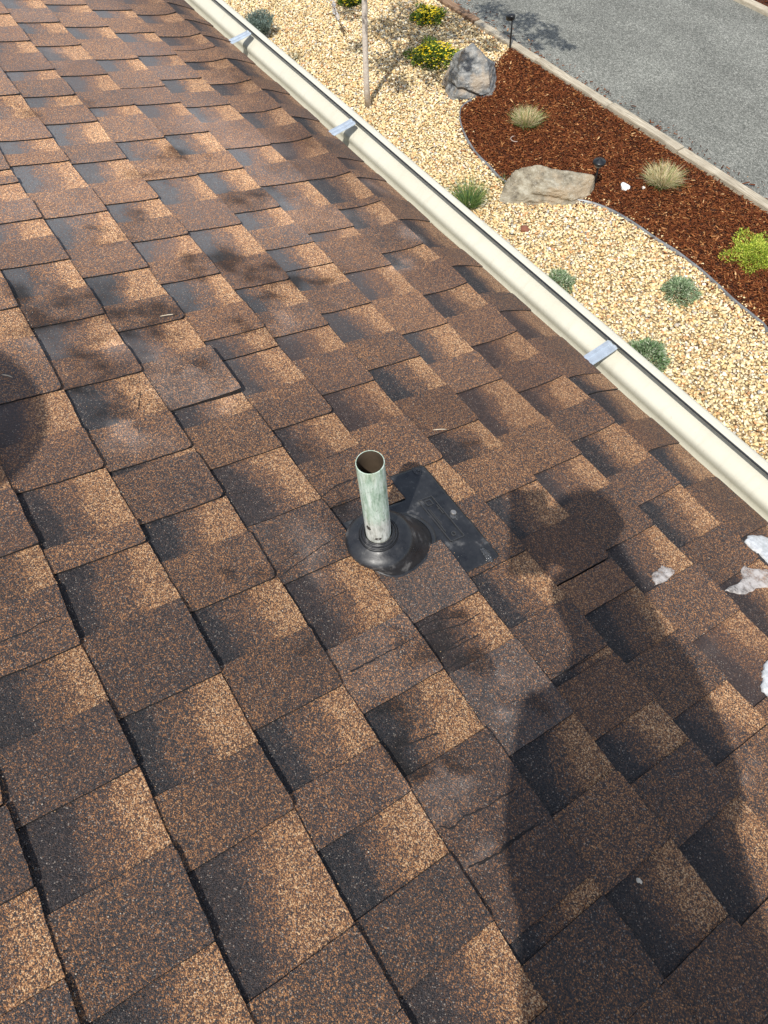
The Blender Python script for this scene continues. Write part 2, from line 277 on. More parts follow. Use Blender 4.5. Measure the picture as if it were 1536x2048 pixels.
def cell(k, x0, x1, kind, st, dx=0.0085, dy=0.0095, lift=0.0):
    """one tab ('T', raised) or the recessed piece between two tabs ('R'); returns verts, quads, colours, face material"""
    a, b = x0 + 0.0002, x1 - 0.0002
    nx = max(3, int(round((b - a) / dx))); ny = max(4, int(round(0.165 / dy)))
    xs = np.linspace(a, b, nx + 1); vs = np.linspace(-0.16, 1.0, ny + 1)
    XX, VV = np.meshgrid(xs, vs, indexing='ij')
    Y0 = line_y(k, XX); Y1 = line_y(k + 1, XX)
    sk = st.uniform(-.0025, .0025); YY = Y0 + (Y1 - Y0) * VV + sk * ((XX - a) / (b - a) - .5) * np.clip(VV, 0, 1)
    XX = XX + 0.0; edge = 0.0006
    XX[0] += edge * vnoise(YY[0] * 130, YY[0] * 0 + x0 * 31); XX[-1] += edge * vnoise(YY[-1] * 130, YY[-1] * 0 + x1 * 31)
    XX[0] += .0009 * vnoise(YY[0] * 17, YY[0] * 0 + x0 * 17); XX[-1] += .0009 * vnoise(YY[-1] * 17, YY[-1] * 0 + x1 * 17)
    YY[:, -1] += edge * vnoise(XX[:, -1] * 130, XX[:, -1] * 0 + k)
    # worn corners of the tabs
    if kind == 'T':
        rr = 0.0014 if st.random() < .8 else 0.004
        YY[0, -1] -= rr; YY[-1, -1] -= rr * st.uniform(.3, 1.5); XX[0, -1] += rr * .4; XX[-1, -1] -= rr * .5
    curl = st.uniform(0, 0.0010) if kind == 'T' else 0
    ZZ = zprof(kind, VV) + warp(XX, YY) + lift * np.clip(VV, 0, 1) + curl * np.clip(VV, 0, 1) ** 4 + 0.00035 * vnoise(XX * 60, YY * 60)
    if k == 8: ZZ -= (.0014 if kind == 'T' else 0) * np.clip(VV * 1.6 - .6, 0, 1)
    ZZ[:, 0] -= 0.003
    idx = np.arange((nx + 1) * (ny + 1)).reshape(nx + 1, ny + 1)
    V = np.stack([XX.ravel(), YY.ravel(), ZZ.ravel()], 1)
    F = np.stack([idx[:-1, :-1].ravel(), idx[1:, :-1].ravel(), idx[1:, 1:].ravel(), idx[:-1, 1:].ravel()], 1)
    fm = [0] * len(F)
    # edges of the sheet: down both sides and along the butt
    rim = list(idx[0, :]) + list(idx[1:, -1]) + list(idx[-1, :-1][::-1])
    rim = np.array(rim); n1 = len(V); V = np.concatenate([V, V[rim]]); rimc = rim; rim = np.arange(n1, n1 + len(rim)); low = V[rim].copy()
    low[:, 2] = warp(low[:, 0], low[:, 1]) + (-0.0025 if kind == 'R' else -0.0012); low[:, 1] -= 0.0008
    n0 = len(V); V = np.concatenate([V, low])
    r = np.arange(len(rim) - 1)
    S = np.stack([rim[r], rim[r + 1], n0 + r + 1, n0 + r], 1); F = np.concatenate([F, S]); fm += [1] * len(S)
    # colours
    v = np.clip(VV, 0, 1); u = (XX - x0) / (x1 - x0)
    nz = 0.06 * vnoise(XX * 26, YY * 10 + k * 3) + 0.05 * vnoise(XX * 60, YY * 60)
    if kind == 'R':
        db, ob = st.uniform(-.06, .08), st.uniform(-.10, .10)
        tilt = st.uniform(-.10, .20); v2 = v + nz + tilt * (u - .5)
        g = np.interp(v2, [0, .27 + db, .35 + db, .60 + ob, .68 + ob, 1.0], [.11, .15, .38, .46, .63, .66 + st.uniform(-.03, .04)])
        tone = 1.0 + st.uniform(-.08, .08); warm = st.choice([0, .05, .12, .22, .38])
    else:
        base = st.choice([.40, .42, .44, .465, .50]); g = base + nz * .35 + st.uniform(-.05, .05) * (v - .5)
        tone = 1.0 + st.uniform(-.12, .10); warm = st.choice([0, 0, 0, .1, .2, .3])
    # view-angle light painted in: far upper-left tabs redder and lighter, near ones darker
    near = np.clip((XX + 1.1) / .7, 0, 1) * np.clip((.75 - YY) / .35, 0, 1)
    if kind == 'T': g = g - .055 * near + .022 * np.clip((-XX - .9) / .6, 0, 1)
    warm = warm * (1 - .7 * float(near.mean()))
    sheen_lift = 1 - .14 * near + .58 * np.clip((-XX - 0.75) / 0.9, 0, 1) * np.clip((1.14 - YY) / .22, 0, 1)
    col = np.stack([g.ravel(), (tone * sheen_lift).ravel(), dust_sheen_val(XX, YY).ravel(), np.full(g.size, warm)], 1)
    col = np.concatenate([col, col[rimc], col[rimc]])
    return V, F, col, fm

house = empty('house', (0, 0, 0), label='house with brown shingled roof sloping down to a cream gutter', cat='house')
M_WALL = simple('stucco', (.52, .46, .38), .9, var=.08, scale=30, bump=.3)
M_FASCIA = simple('fascia_paint', (.66, .60, .49), .5, var=.05, scale=6)
M_FELT = simple('roof_felt', (.010, .010, .011), .9)
bm = bmesh.new(); addbox(bm, Vector((-2.2, -1.0, -0.016)), (14.0, 4.46, 0.02))
deck = bmobj('roof', bm, M_FELT, house); deck.location = (0, 0, H0); deck.rotation_euler = (-TH, 0, 0)
ye, ze = 1.279 * CT, H0 - 1.279 * ST
bm = bmesh.new(); addbox(bm, Vector((-2.2, ye - .425, 1.22)), (13.6, .2, 2.44)); bmobj('wall', bm, M_WALL, house)
bm = bmesh.new(); addbox(bm, Vector((-2.2, ye - .048, ze - .10)), (14.0, .02, .17)); bmobj('fascia', bm, M_FASCIA, house)
bm = bmesh.new(); addbox(bm, Vector((-2.2, ye - .192, ze - .19)), (14.0, .265, .012)); bmobj('soffit', bm, M_FASCIA, house)

st = random.Random(11)
SPECIAL_LIFT = {(3, -1.309): 0, (2, -1.071): .004}
stuff = []
XL, XR = -8.9, 4.4
count = 0
def put(k, x0, x1, kind, lift=0.0, pale=False):
    global count
    V, F, col, fm = cell(k, x0, x1, kind, st, lift=lift)
    if pale: col[:, 0] -= .03; col[:, 3] = 0; col[:, 2] += .15; col[:, 1] = 1.0
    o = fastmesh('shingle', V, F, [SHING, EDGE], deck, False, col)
    o.data.polygons.foreach_set('material_index', fm)
    sm = np.zeros(len(fm), bool); sm[:] = np.array(fm) == 0; o.data.polygons.foreach_set('use_smooth', sm)
    count += 1
def rnd_fill(k, xa, xb):
    x = xa; kd = 'T'
    while x < xb - 1e-4:
        wd = st.uniform(.075, .125) if x + .2 < xb else xb - x
        x1 = min(x + wd, xb)
        stuff.append(cell(k, x, x1, kd, st, .02, .03)); x = x1; kd = 'R' if kd == 'T' else 'T'
for k in range(-14, 9):
    if k in CELLS:
        cs = CELLS[k]; cut = cs[0][0]
        xe = cs[-1][0] + st.uniform(.09, .12)
        # the piece ahead of the first read boundary is the other kind
        first = 'R' if cs[0][1] in 'Tt' else 'T'
        put(k, cut - .10, cut - .0002, first)
        for i, (x, ty) in enumerate(cs):
            x1 = cs[i + 1][0] if i + 1 < len(cs) else xe
            nt_ = cs[i + 1][1] if i + 1 < len(cs) else ''
            kind = {'R': 'R', 'j': 'R', 'T': 'T', 't': 'T', 'X': 'X'}[ty]
            gap = 0.0028 if nt_ in ('j', 't') else 0.0
            lift = 0.0012 if nt_ in ('j', 't') else 0.0
            if kind == 'X': 
                put(k, x, -0.577, 'R'); continue
            if k == 2 and abs(x + .932) < .002: kind = 'R'
            pale = (k == 2 and abs(x + 1.071) < .003) or (k == 3 and abs(x + .470) < .003) or (k == 3 and abs(x + .26) < .003) or (k == 2 and abs(x + .379) < .003)
            put(k, x, x1 - gap, kind, lift + (0.007 if (k == 2 and abs(x + 1.071) < .003) else 0) + (0.0035 if ty == 'j' and False else 0), pale)
        rnd_fill(k, xe, XR)
        rnd_fill(k, XL, cut - .10)
    else: rnd_fill(k, XL, XR)
Vs, Fs, Cs, Ms, n0 = [], [], [], [], 0
for V, F, col, fm in stuff:
    Vs.append(V); Fs.append(F + n0); Cs.append(col); Ms += fm; n0 += len(V)
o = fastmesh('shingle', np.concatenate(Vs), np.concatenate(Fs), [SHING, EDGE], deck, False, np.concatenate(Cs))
o.data.polygons.foreach_set('material_index', Ms); o['kind'] = 'stuff'
print('shingles', count)

# cracks and wrinkles in old shingles: thin dark seams lying on the granules
M_CRACK = simple('crack_asphalt', (.012, .010, .010), .9)
def topz(X, Y):
    k = 0
    for kk in range(-3, 9):
        if Y >= float(line_y(kk, X)): k = kk
    y0, y1 = float(line_y(k, X)), float(line_y(k + 1, X)); kind = 'T'
    for i, (x, ty) in enumerate(CELLS.get(k, [])):
        if X >= x: kind = 'R' if ty in 'RjX' else 'T'
    return float(zprof(kind, (Y - y0) / (y1 - y0)) + warp(np.array(X), np.array(Y))) + .0006
def crack(pts, wd=0.0013, seed=0):
    V, F = [], []; rs = random.Random(seed); P = []
    for i in range(len(pts) - 1):
        n = max(2, int(math.hypot(pts[i + 1][0] - pts[i][0], pts[i + 1][1] - pts[i][1]) / .004))
        for j in range(n): t = j / n; P.append((pts[i][0] * (1 - t) + pts[i + 1][0] * t + rs.uniform(-.0011, .0011), pts[i][1] * (1 - t) + pts[i + 1][1] * t))
    for (x, y) in P:
        h = wd * rs.uniform(.25, .8); z = topz(x, y)
        V += [(x - h, y, z - .0004), (x, y, z + .0001), (x + h, y, z - .0004)]
    for i in range(len(P) - 1):
        a = 3 * i; F += [(a, a + 1, a + 4, a + 3), (a + 1, a + 2, a + 5, a + 4)]
    pmesh('crack', V, F, M_CRACK, deck)
for i, (pts, wd) in enumerate([([(-0.5268, 0.3064), (-0.5378, 0.35), (-0.5463, 0.3824), (-0.5518, 0.4208)], 0.0013), ([(-0.7083, 0.3081), (-0.7039, 0.3329)], 0.0012), ([(-0.6611, 0.3447), (-0.6611, 0.39), (-0.663, 0.4299)], 0.0016), ([(-0.6415, 0.4418), (-0.6544, 0.4838), (-0.6537, 0.5264)], 0.0018), ([(-0.718, 0.4978), (-0.7213, 0.5628)], 0.0011), ([(-0.3333, 0.3083), (-0.3329, 0.3643), (-0.3331, 0.4318)], 0.0018), ([(-0.3484, 0.4389), (-0.3486, 0.4771), (-0.328, 0.5312)], 0.0016), ([(-0.296, 0.4457), (-0.3002, 0.509)], 0.0015), ([(-0.2103, 0.2928), (-0.2019, 0.33), (-0.1938, 0.3732)], 0.002), ([(-0.0944, 0.2938), (-0.0827, 0.3067), (-0.0865, 0.3311), (-0.0804, 0.3633), (-0.0807, 0.3863), (-0.0768, 0.4186)], 0.0018), ([(-0.0355, 0.2974), (-0.0282, 0.3383), (-0.0308, 0.3744), (-0.0278, 0.4182)], 0.0016), ([(-0.0306, 0.3102), (-0.0271, 0.3461), (-0.0285, 0.3833), (-0.0243, 0.4217)], 0.0012), ([(-0.5874, -0.0914), (-0.5873, -0.0588), (-0.5914, -0.0408), (-0.5905, -0.0066)], 0.0018), ([(-0.9957, 0.2623), (-0.9503, 0.2405)], 0.0025), ([(-0.9074, 0.2226), (-0.8665, 0.2116)], 0.0022), ([(-0.52, 0.253), (-0.5022, 0.248), (-0.4851, 0.2586)], 0.0025), ([(-0.1867, 0.5792), (-0.1759, 0.6129), (-0.1788, 0.6748)], 0.0015), ([(-0.3338, 0.4382), (-0.3286, 0.4744), (-0.3207, 0.5148), (-0.3238, 0.5548)], 0.0014), ([(-0.2985, 0.4222), (-0.2941, 0.4682), (-0.2929, 0.5295)], 0.0012), ([(-0.2707, 0.4305), (-0.2706, 0.4802), (-0.2693, 0.5366)], 0.001), ([(-0.6817, 0.3827), (-0.6835, 0.4235), (-0.6894, 0.4786)], 0.0011), ([(-0.6098, 0.421), (-0.6173, 0.4662), (-0.6159, 0.499)], 0.0013), ([(-0.0298, 0.3485), (-0.029, 0.3837)], 0.0013), ([(-0.546, 0.3088), (-0.5543, 0.3501)], 0.001), ([(-0.4532, 0.3282), (-0.4564, 0.3858)], 0.001)]): crack(pts, wd * 1.25, i)

# loose grit washed into the joints and lying on the nearest tabs
rg = np.random.RandomState(5); GV, GF, GC, n0 = [], [], [], 0
OC = np.array([(1, 0, 0), (-1, 0, 0), (0, 1, 0), (0, -1, 0), (0, 0, 1), (0, 0, -1)], float); OF = np.array([(0, 2, 4), (2, 1, 4), (1, 3, 4), (3, 0, 4), (2, 0, 5), (1, 2, 5), (3, 1, 5), (0, 3, 5)])
GP = [(.05, .04, .035), (.30, .16, .08), (.45, .28, .14), (.12, .08, .06), (.5, .44, .36), (.03, .03, .035)]
for i in range(5200):
    X = rg.uniform(-1.5, .5); k = rg.randint(-2, 8)
    if rg.rand() < .6: Y = float(line_y(k, np.array(X))) + abs(rg.randn()) * .004 + .0008          # caught below a butt
    else: Y = rg.uniform(-.3, 1.15)
    z = topz(X, Y); s_ = .00075 * rg.uniform(.6, 1.6); B = OC * s_ * rg.uniform(.7, 1.3, (6, 1)); a = rg.rand() * 6.28
    B = np.stack([B[:, 0] * math.cos(a) - B[:, 1] * math.sin(a), B[:, 0] * math.sin(a) + B[:, 1] * math.cos(a), B[:, 2]], 1) + [X, Y, z + s_ * .3]
    GV.append(B); GF.append(OF + n0); n0 += 6; GC.append(np.repeat(np.array([GP[rg.randint(6)] + (1,)]), 6, 0))
tg_ = MT('loose_grit'); ag_ = tg_.n('ShaderNodeAttribute', attribute_name='col'); tg_.col(ag_.outputs['Color']).set(Roughness=.7)
o = fastmesh('loose_grit', np.concatenate(GV), np.concatenate(GF), tg_.m, deck, False, np.concatenate(GC)); o['kind'] = 'stuff'

# ------------------------------------------------------------------ gutter with its hangers
def mat_cream():
    t = MT('cream_paint'); v = t.co(); f = t.noise(v, 7, 4); f2 = t.noise(v, 160, 3)
    c = t.ramp(f, [(0.3, (.56, .54, .445)), (0.7, (.60, .58, .485))])
    mp = t.n('ShaderNodeMapping'); t.l(v, mp.inputs['Vector']); mp.inputs['Scale'].default_value = (6, 1, 1); f3 = t.noise(mp.outputs[0], 9, 5, .7)
    c = t.mix(t.math('MULTIPLY', t.ramp(f3, [(.52, (0, 0, 0)), (.75, (1, 1, 1))]), .22), c, (.34, .29, .21))
    c = t.mix(t.math('MULTIPLY', t.math('GREATER_THAN', f2, .70), .35), c, (.42, .36, .27))
    t.col(c); t.set(Roughness=.42); t.bump(f, .08, .002); return t.m
M_CREAM = mat_cream()
M_GALV = simple('galvanised_steel', (.56, .63, .70), .42, .55, var=.12, scale=60)
gut = empty('gutter', (0, ye - .030, ze), label='cream metal gutter running along the lower edge of the shingled roof', cat='gutter')
gx0, gx1 = -9.2, 4.6
# front lip top sits at y = +.130 from the fascia
prof = [(0.0, -.004), (0.0, -.085), (.004, -.0885), (.078, -.0885), (.085, -.084), (.088, -.070), (.085, -.056), (.087, -.045), (.097, -.036), (.110, -.028), (.120, -.018), (.1265, -.006), (.1275, .006)]
def smoothp(p, n=4):
    q = []
    for i in range(len(p) - 1):
        p0 = p[max(i - 1, 0)]; p1 = p[i]; p2 = p[i + 1]; p3 = p[min(i + 2, len(p) - 1)]
        for j in range(n):
            t = j / n; q.append(tuple(0.5 * (2 * p1[a] + (p2[a] - p0[a]) * t + (2 * p0[a] - 5 * p1[a] + 4 * p2[a] - p3[a]) * t * t + (3 * p1[a] - p0[a] - 3 * p2[a] + p3[a]) * t ** 3) for a in (0, 1)))
    return q + [p[-1]]
pr = [prof[0], prof[1]] + smoothp(prof[2:], 4)
def offs(p, d):
    o = []
    for i in range(len(p)):
        a = p[max(i - 1, 0)]; b = p[min(i + 1, len(p) - 1)]; dx, dz = b[0] - a[0], b[1] - a[1]; l = math.hypot(dx, dz) or 1
        o.append((p[i][0] + dz / l * d, p[i][1] - dx / l * d))
    return o
po = offs(pr, .0009); loop = pr + po[::-1]
nseg = 46; V, F = [], []
for i in range(nseg + 1):
    x = gx0 + (gx1 - gx0) * i / nseg
    wob = .0012 * math.sin(x * 2.1) + .0007 * math.sin(x * 5.3)
    V += [(x, a + wob * (a / .12), b + .0015 * math.sin(x * 1.3)) for a, b in loop]
m = len(loop)
for i in range(nseg):
    for j in range(m): F.append((i * m + j, (i + 1) * m + j, (i + 1) * m + (j + 1) % m, i * m + (j + 1) % m))
tr = pmesh('trough', V, F, M_CREAM, gut, True)
# rolled lip, a hem folded back over the front wall
lip = [(.1285, .0065), (.1300, .0095), (.1285, .0120), (.1235, .0130), (.1165, .0126), (.1075, .0108), (.1070, .0094), (.1165, .0108), (.1235, .0112), (.1270, .0100), (.1272, .0065)]
V, F = [], []; m = len(lip)
for i in range(nseg + 1):
    x = gx0 + (gx1 - gx0) * i / nseg
    wob = .0012 * math.sin(x * 2.1) + .0007 * math.sin(x * 5.3)
    V += [(x, a + wob, b + .0015 * math.sin(x * 1.3)) for a, b in lip]
for i in range(nseg):
    for j in range(m): F.append((i * m + j, (i + 1) * m + j, (i + 1) * m + (j + 1) % m, i * m + (j + 1) % m))
pmesh('lip', V, F, M_CREAM, gut, True)
M_STRIP = simple('black_strip', (.012, .014, .018), .6)
# thin black strip along the inner edge of the lip
V, F = [], []
sm_ = [(.1045, .0104), (.1076, .0114), (.1078, .0098), (.1050, .0078)]
for i in range(nseg + 1):
    x = gx0 + (gx1 - gx0) * i / nseg; wob = .0012 * math.sin(x * 2.1) + .0007 * math.sin(x * 5.3)
    V += [(x, a + wob, b + .0015 * math.sin(x * 1.3)) for a, b in sm_]
for i in range(nseg):
    for j in range(4): F.append((i * 4 + j, (i + 1) * 4 + j, (i + 1) * 4 + (j + 1) % 4, i * 4 + (j + 1) % 4))
pmesh('hem', V, F, M_STRIP, gut, False)
def hanger(x):
    # ribbed steel strap from the fascia to under the lip
    W = .0175; prof_ = [(-W, 0), (-W * .78, 0), (-W * .70, .0022), (-W * .30, .0022), (-W * .22, 0), (W * .22, 0), (W * .30, .0022), (W * .70, .0022), (W * .78, 0), (W, 0)]
    V, F = [], []; ys = [(.000, -.010), (.03, -.0075), (.07, -.004), (.100, -.0005), (.106, .0015)]; n = len(prof_)
    for (y, z) in ys: V += [(x + a, y, z + b) for a, b in prof_]
    k = len(V); V += [(a, b, c - .0016) for a, b, c in V]
    for i in range(len(ys) - 1):
        for j in range(n - 1):
            F.append((i * n + j, i * n + j + 1, (i + 1) * n + j + 1, (i + 1) * n + j)); F.append((k + i * n + j, k + (i + 1) * n + j, k + (i + 1) * n + j + 1, k + i * n + j + 1))
    for i in range(len(ys) - 1):
        for j in (0, n - 1): F.append((i * n + j, (i + 1) * n + j, k + (i + 1) * n + j, k + i * n + j))
    b = pmesh('bracket', V, F, M_GALV, gut, False)
    V, F = [], []
    for (y, z) in [(.098, -.001), (.104, .001), (.108, .004), (.110, .0065)]: V += [(x - W * .8, y, z), (x + W * .8, y, z)]
    F = [(0, 1, 3, 2), (2, 3, 5, 4), (4, 5, 7, 6)]
for x in (-3.42, -2.702, -1.978, -.774, -.06, .62): hanger(x)

# ------------------------------------------------------------------ rubber and plastic flashing round the pipe
def mat_rubber():
    t = MT('black_rubber'); v = t.co(); f = t.noise(v, 30, 5, .65); f2 = t.noise(v, 260, 3, .6)
    c = t.ramp(f, [(.3, (.009, .010, .012)), (.57, (.024, .025, .028)), (.72, (.15, .145, .14))])
    c = t.mix(t.math('MULTIPLY', t.math('GREATER_THAN', f2, .68), .5), c, (.11, .10, .09))
    t.col(c); r = t.ramp(f, [(.3, (.20, .20, .20)), (.75, (.62, .62, .62))]); t.l(r, t.b.inputs['Roughness'])
    t.bump(f2, .25, .0006); return t.m
M_RUB = mat_rubber()
M_TAR = simple('black_sealant', (.05, .052, .056), .10, 0, var=.7, scale=220, bump=1.0)
M_EMB = simple('worn_rubber', (.045, .046, .048), .4)
pb = empty('pipe_flashing', roofw(-.505, .478, 0), (-TH, 0, 0), label='black plastic pipe flashing with domed collar nailed between the shingles', cat='flashing')
BX, BY = -.505, .478
# the flat plate (frame of this thing = roof frame shifted to BX, BY)
def plate_z(X, Y, up=0.0):
    l4 = line_y(4, X)
    z = np.where(Y > l4, zprof('T', (Y - l4) / EX) + .0012, .0036 + .0010 * np.clip((Y - l4 + .13) / .13, 0, 1))
    hid = (Y < l4 - .003) & ((X > -.474) | (X < -.575)) | (Y < line_y(3, X) + .008)
    return np.where(hid, -.0035, z) + warp(X, Y) + up
nx, ny = 44, 50; V, F = [], []
for i in range(nx + 1):
    for j in range(ny + 1):
        u, v = i / nx, j / ny
        X = -.634 + (.236) * u; Y = .42 + (.240) * v
        if v == 1: Y -= .004 * (max(0, abs(u - .5) * 2 - .93) / .07) ** 2
        X += .0012 * vnoise(Y * 20, 3.3) * (1 if u in (0, 1) else 0)
        z = float(plate_z(np.array(X), np.array(Y)))
        # puckers where the plate crosses the shingle joints beneath
        for xs_ in (-.555, -.437):
            z += -.0014 * math.exp(-((X - xs_ - .02 * (Y - .6) + .0016 * float(vnoise(Y * 90, xs_ * 40))) / .0016) ** 2) * (1 if Y > .56 else 0)
        z += .0004 * float(vnoise(X * 40, Y * 40))
        V.append((X - BX, Y - BY, z))
for i in range(nx):
    for j in range(ny): F.append((i * (ny + 1) + j, (i + 1) * (ny + 1) + j, (i + 1) * (ny + 1) + j + 1, i * (ny + 1) + j + 1))
pl = pmesh('plate', V, F, M_RUB, pb, True); md = pl.modifiers.new('thick', 'SOLIDIFY'); md.thickness = .0016; md.offset = -1
# boot: base ellipse on the roof, domed shoulder and level neck
UPL = Vector((0, -ST, CT)); HL = Vector((0, CT, ST)); N = 56
def level_ring(h, r, dy=0.0): return [UPL * h + Vector((1, 0, 0)) * r * math.cos(2 * math.pi * i / N) + HL * (r * math.sin(2 * math.pi * i / N) + dy) for i in range(N)]
def base_ring(sx, y0, y1, z):
    o = []
    for i in range(N):
        c_, s_ = math.cos(2 * math.pi * i / N), math.sin(2 * math.pi * i / N)
        yy = y1 * s_ if s_ > 0 else y0 * s_
        sq = 1.0
        o.append(Vector((sx * c_ * sq, yy, z)))
    return o
def blend(a, b, t): return [p.lerp(q, t) for p, q in zip(a, b)]
shoulder = level_ring(.0350, .0555)
base = base_ring(.0640, .045, .098, .0068)
def swell(r, k):
    return [Vector((p.x * k, p.y * k, p.z)) for p in r]
rings = [base, blend(base, shoulder, .28), swell(blend(base, shoulder, .60), 1.02), swell(blend(base, shoulder, .88), 1.025), level_ring(.0372, .0556), level_ring(.0392, .0543), level_ring(.0425, .0505), level_ring(.0455, .0450),
         level_ring(.0475, .0385), level_ring(.0500, .0340), level_ring(.0508, .0325), level_ring(.0485, .0315), level_ring(.0490, .0300), level_ring(.0560, .0270), level_ring(.0585, .0250), level_ring(.0560, .0222)]
V, F = ringloft(rings); bt = pmesh('boot', V, F, M_RUB, pb, True)
# raised sleeve lips
for h, r in ((.0590, .0238), (.0530, .0292)):
    V, F = [], []
    for i in range(N):
        for a in range(8):
            q = 2 * math.pi * a / 8; rr = r + .0016 * math.cos(q); t = 2 * math.pi * i / N
            V.append(UPL * (h + .0016 * math.sin(q)) + Vector((1, 0, 0)) * rr * math.cos(t) + HL * rr * math.sin(t))
    for i in range(N):
        for a in range(8): F.append((i * 8 + a, ((i + 1) % N) * 8 + a, ((i + 1) % N) * 8 + (a + 1) % 8, i * 8 + (a + 1) % 8))
    pmesh('collar', V, F, M_RUB, pb, True)
# flange at the foot of the boot
V, F = ringloft([base_ring(.067, .046, .108, .0062), base_ring(.066, .0465, .106, .0078), base_ring(.063, .046, .0975, .0082)]); pmesh('flange', V, F, M_RUB, pb, True)
# embossed lettering panel, raised outline and two small marks
bm = bmesh.new()
def prow(x0, y0, x1, y1, wd=.0013, h=.0022):
    z = float(plate_z(np.array((x0 + x1) / 2), np.array((y0 + y1) / 2))); a = math.atan2(y1 - y0, x1 - x0); L = math.hypot(x1 - x0, y1 - y0)
    addbox(bm, Vector(((x0 + x1) / 2 - BX, (y0 + y1) / 2 - BY, z + h * .3)), (L + wd, wd, h), Matrix.Rotation(a, 3, 'Z'))
for a in ((-.562, .598, -.462, .598), (-.562, .628, -.462, .628), (-.562, .598, -.562, .628), (-.462, .598, -.462, .628), (-.556, .608, -.545, .608), (-.556, .620, -.545, .620), (-.556, .608, -.556, .620), (-.545, .608, -.545, .620), (-.538, .603, -.495, .603), (-.536, .606, -.500, .606), (-.540, .624, -.520, .624), (-.498, .602, -.484, .602)): prow(*a)
for i in range(10):
    t0, t1 = 2 * math.pi * i / 10, 2 * math.pi * (i + 1) / 10; prow(-.474 + .004 * math.cos(t0), .613 + .004 * math.sin(t0), -.474 + .004 * math.cos(t1), .613 + .004 * math.sin(t1))
bmobj('embossing', bm, M_EMB, pb)
def blob(c, r, hz, seed, n=26, flat=.5):
    V, F = [], []; rings_ = []
    for k in range(7):
        ph = (k / 6) * math.pi / 2; R_ = math.cos(ph); Hh = math.sin(ph)
        ring = []
        for i in range(n):
            t = 2 * math.pi * i / n; nn = 1 + .45 * float(vnoise(math.cos(t) * 1.3 + seed * 3.1, math.sin(t) * 1.3 + 5, seed * 1.7)) + .12 * float(vnoise(math.cos(t) * 5 + seed, math.sin(t) * 5, 2.2))
            ring.append(Vector((c[0] + r[0] * nn * R_ * math.cos(t), c[1] + r[1] * nn * R_ * math.sin(t), c[2] + hz * Hh * (1 + .35 * float(vnoise(R_ * math.cos(t) * 3, R_ * math.sin(t) * 3 + seed))))))
        rings_.append(ring)
    return ringloft(rings_, closed_top=True)
M_NAIL = simple('nail_steel', (.45, .42, .38), .35, .8)
for i, (x, y) in enumerate(((-.624, .641), (-.511, .640), (-.412, .640))):
    z = float(plate_z(np.array(x), np.array(y)))
    V, F = blob((x - BX, y - BY, z - .0003), ((.011, .008), (.0105, .0085), (.015, .008))[i], .0042, i + 3, flat=.4)
    q = pmesh('sealant_dab', V, F, M_TAR, pb, True)
    V, F = ringloft([[Vector((x - BX + r_ * math.cos(a * math.pi / 7), y - BY + r_ * math.sin(a * math.pi / 7), z + hh)) for a in range(14)] for r_, hh in ((.0052, .0022), (.0052, .0052), (.0042, .0058))], closed_top=True)
    pmesh('nail_head', V, F, M_TAR if i != 1 else M_NAIL, pb, False)

# bits of grit and a few grains of shingle lying in the trough
rq = np.random.RandomState(9); V_, F_, n0 = [], [], 0
for i in range(420):
    x = rq.uniform(-4.2, .6); y = .03 + .05 * rq.rand(); s_ = .0011 * rq.uniform(.6, 1.8); B = OC * s_ * rq.uniform(.6, 1.3, (6, 1)) + [x, y, -.0880 + s_ * .5]; V_.append(B); F_.append(OF + n0); n0 += 6
o = fastmesh('trough_grit', np.concatenate(V_), np.concatenate(F_), simple('trough_grit', (.10, .07, .045), .8), gut); o['kind'] = 'stuff'
# ------------------------------------------------------------------ copper vent pipe
def mat_patina():
    t = MT('pale_green_patina'); v = t.co(); mp = t.n('ShaderNodeMapping'); t.l(v, mp.inputs['Vector']); mp.inputs['Scale'].default_value = (1, 1, .16)
    st_ = t.noise(mp.outputs[0], 150, 5, .7); st2 = t.noise(mp.outputs[0], 55, 4, .6); sp = t.noise(v, 210, 3, .6)
    c = t.ramp(st_, [(.30, (.15, .24, .17)), (.43, (.36, .48, .38)), (.56, (.54, .64, .56)), (.72, (.74, .79, .74))])
    c = t.mix(t.math('MULTIPLY', t.ramp(st2, [(.5, (0, 0, 0)), (.72, (1, 1, 1))]), .55), c, (.40, .40, .24))
    c = t.mix(t.math('MULTIPLY', t.math('GREATER_THAN', sp, .64), .55), c, (.13, .14, .12))
    # whitish, smeared foot of the pipe
    sx = t.n('ShaderNodeSeparateXYZ'); t.l(v, sx.inputs[0]); z = t.math('ADD', sx.outputs[2], t.math('MULTIPLY', t.math('SUBTRACT', sp, .5), .05))
    low = t.ramp(z, [(.105, (1, 1, 1)), (.128, (0, 0, 0))]); wp = t.ramp(st_, [(.35, (.30, .29, .27)), (.5, (.60, .60, .56)), (.66, (.78, .78, .74))])
    c = t.mix(t.math('MULTIPLY', low, .8), c, wp)
    t.col(c); t.set(Roughness=.55, Metallic=.0); t.bump(sp, .2, .0006); return t.m
M_PAT = mat_patina(); M_PIN = simple('brown_pipe_inside', (.085, .062, .042), .55, 0, var=.3, scale=30)
fw = roofw(-.505, .478, 0)
pipe = empty('vent_pipe', fw, label='pale green weathered metal vent pipe standing open in black flashing', cat='pipe')
r0, r1, Ht = .0204, .0192, .2535; n = 48
def hr(h, r): return [Vector((r * math.cos(2 * math.pi * i / n), r * math.sin(2 * math.pi * i / n), h)) for i in range(n)]
V, F = ringloft([hr(-.02, r0), hr(.06, r0), hr(.12, r0), hr(.18, r0), hr(Ht - .002, r0), hr(Ht - .0004, r0 * .992), hr(Ht, r0 * .975), hr(Ht - .0004, r1)])
pmesh('outer_wall', V, F, M_PAT, pipe, True)
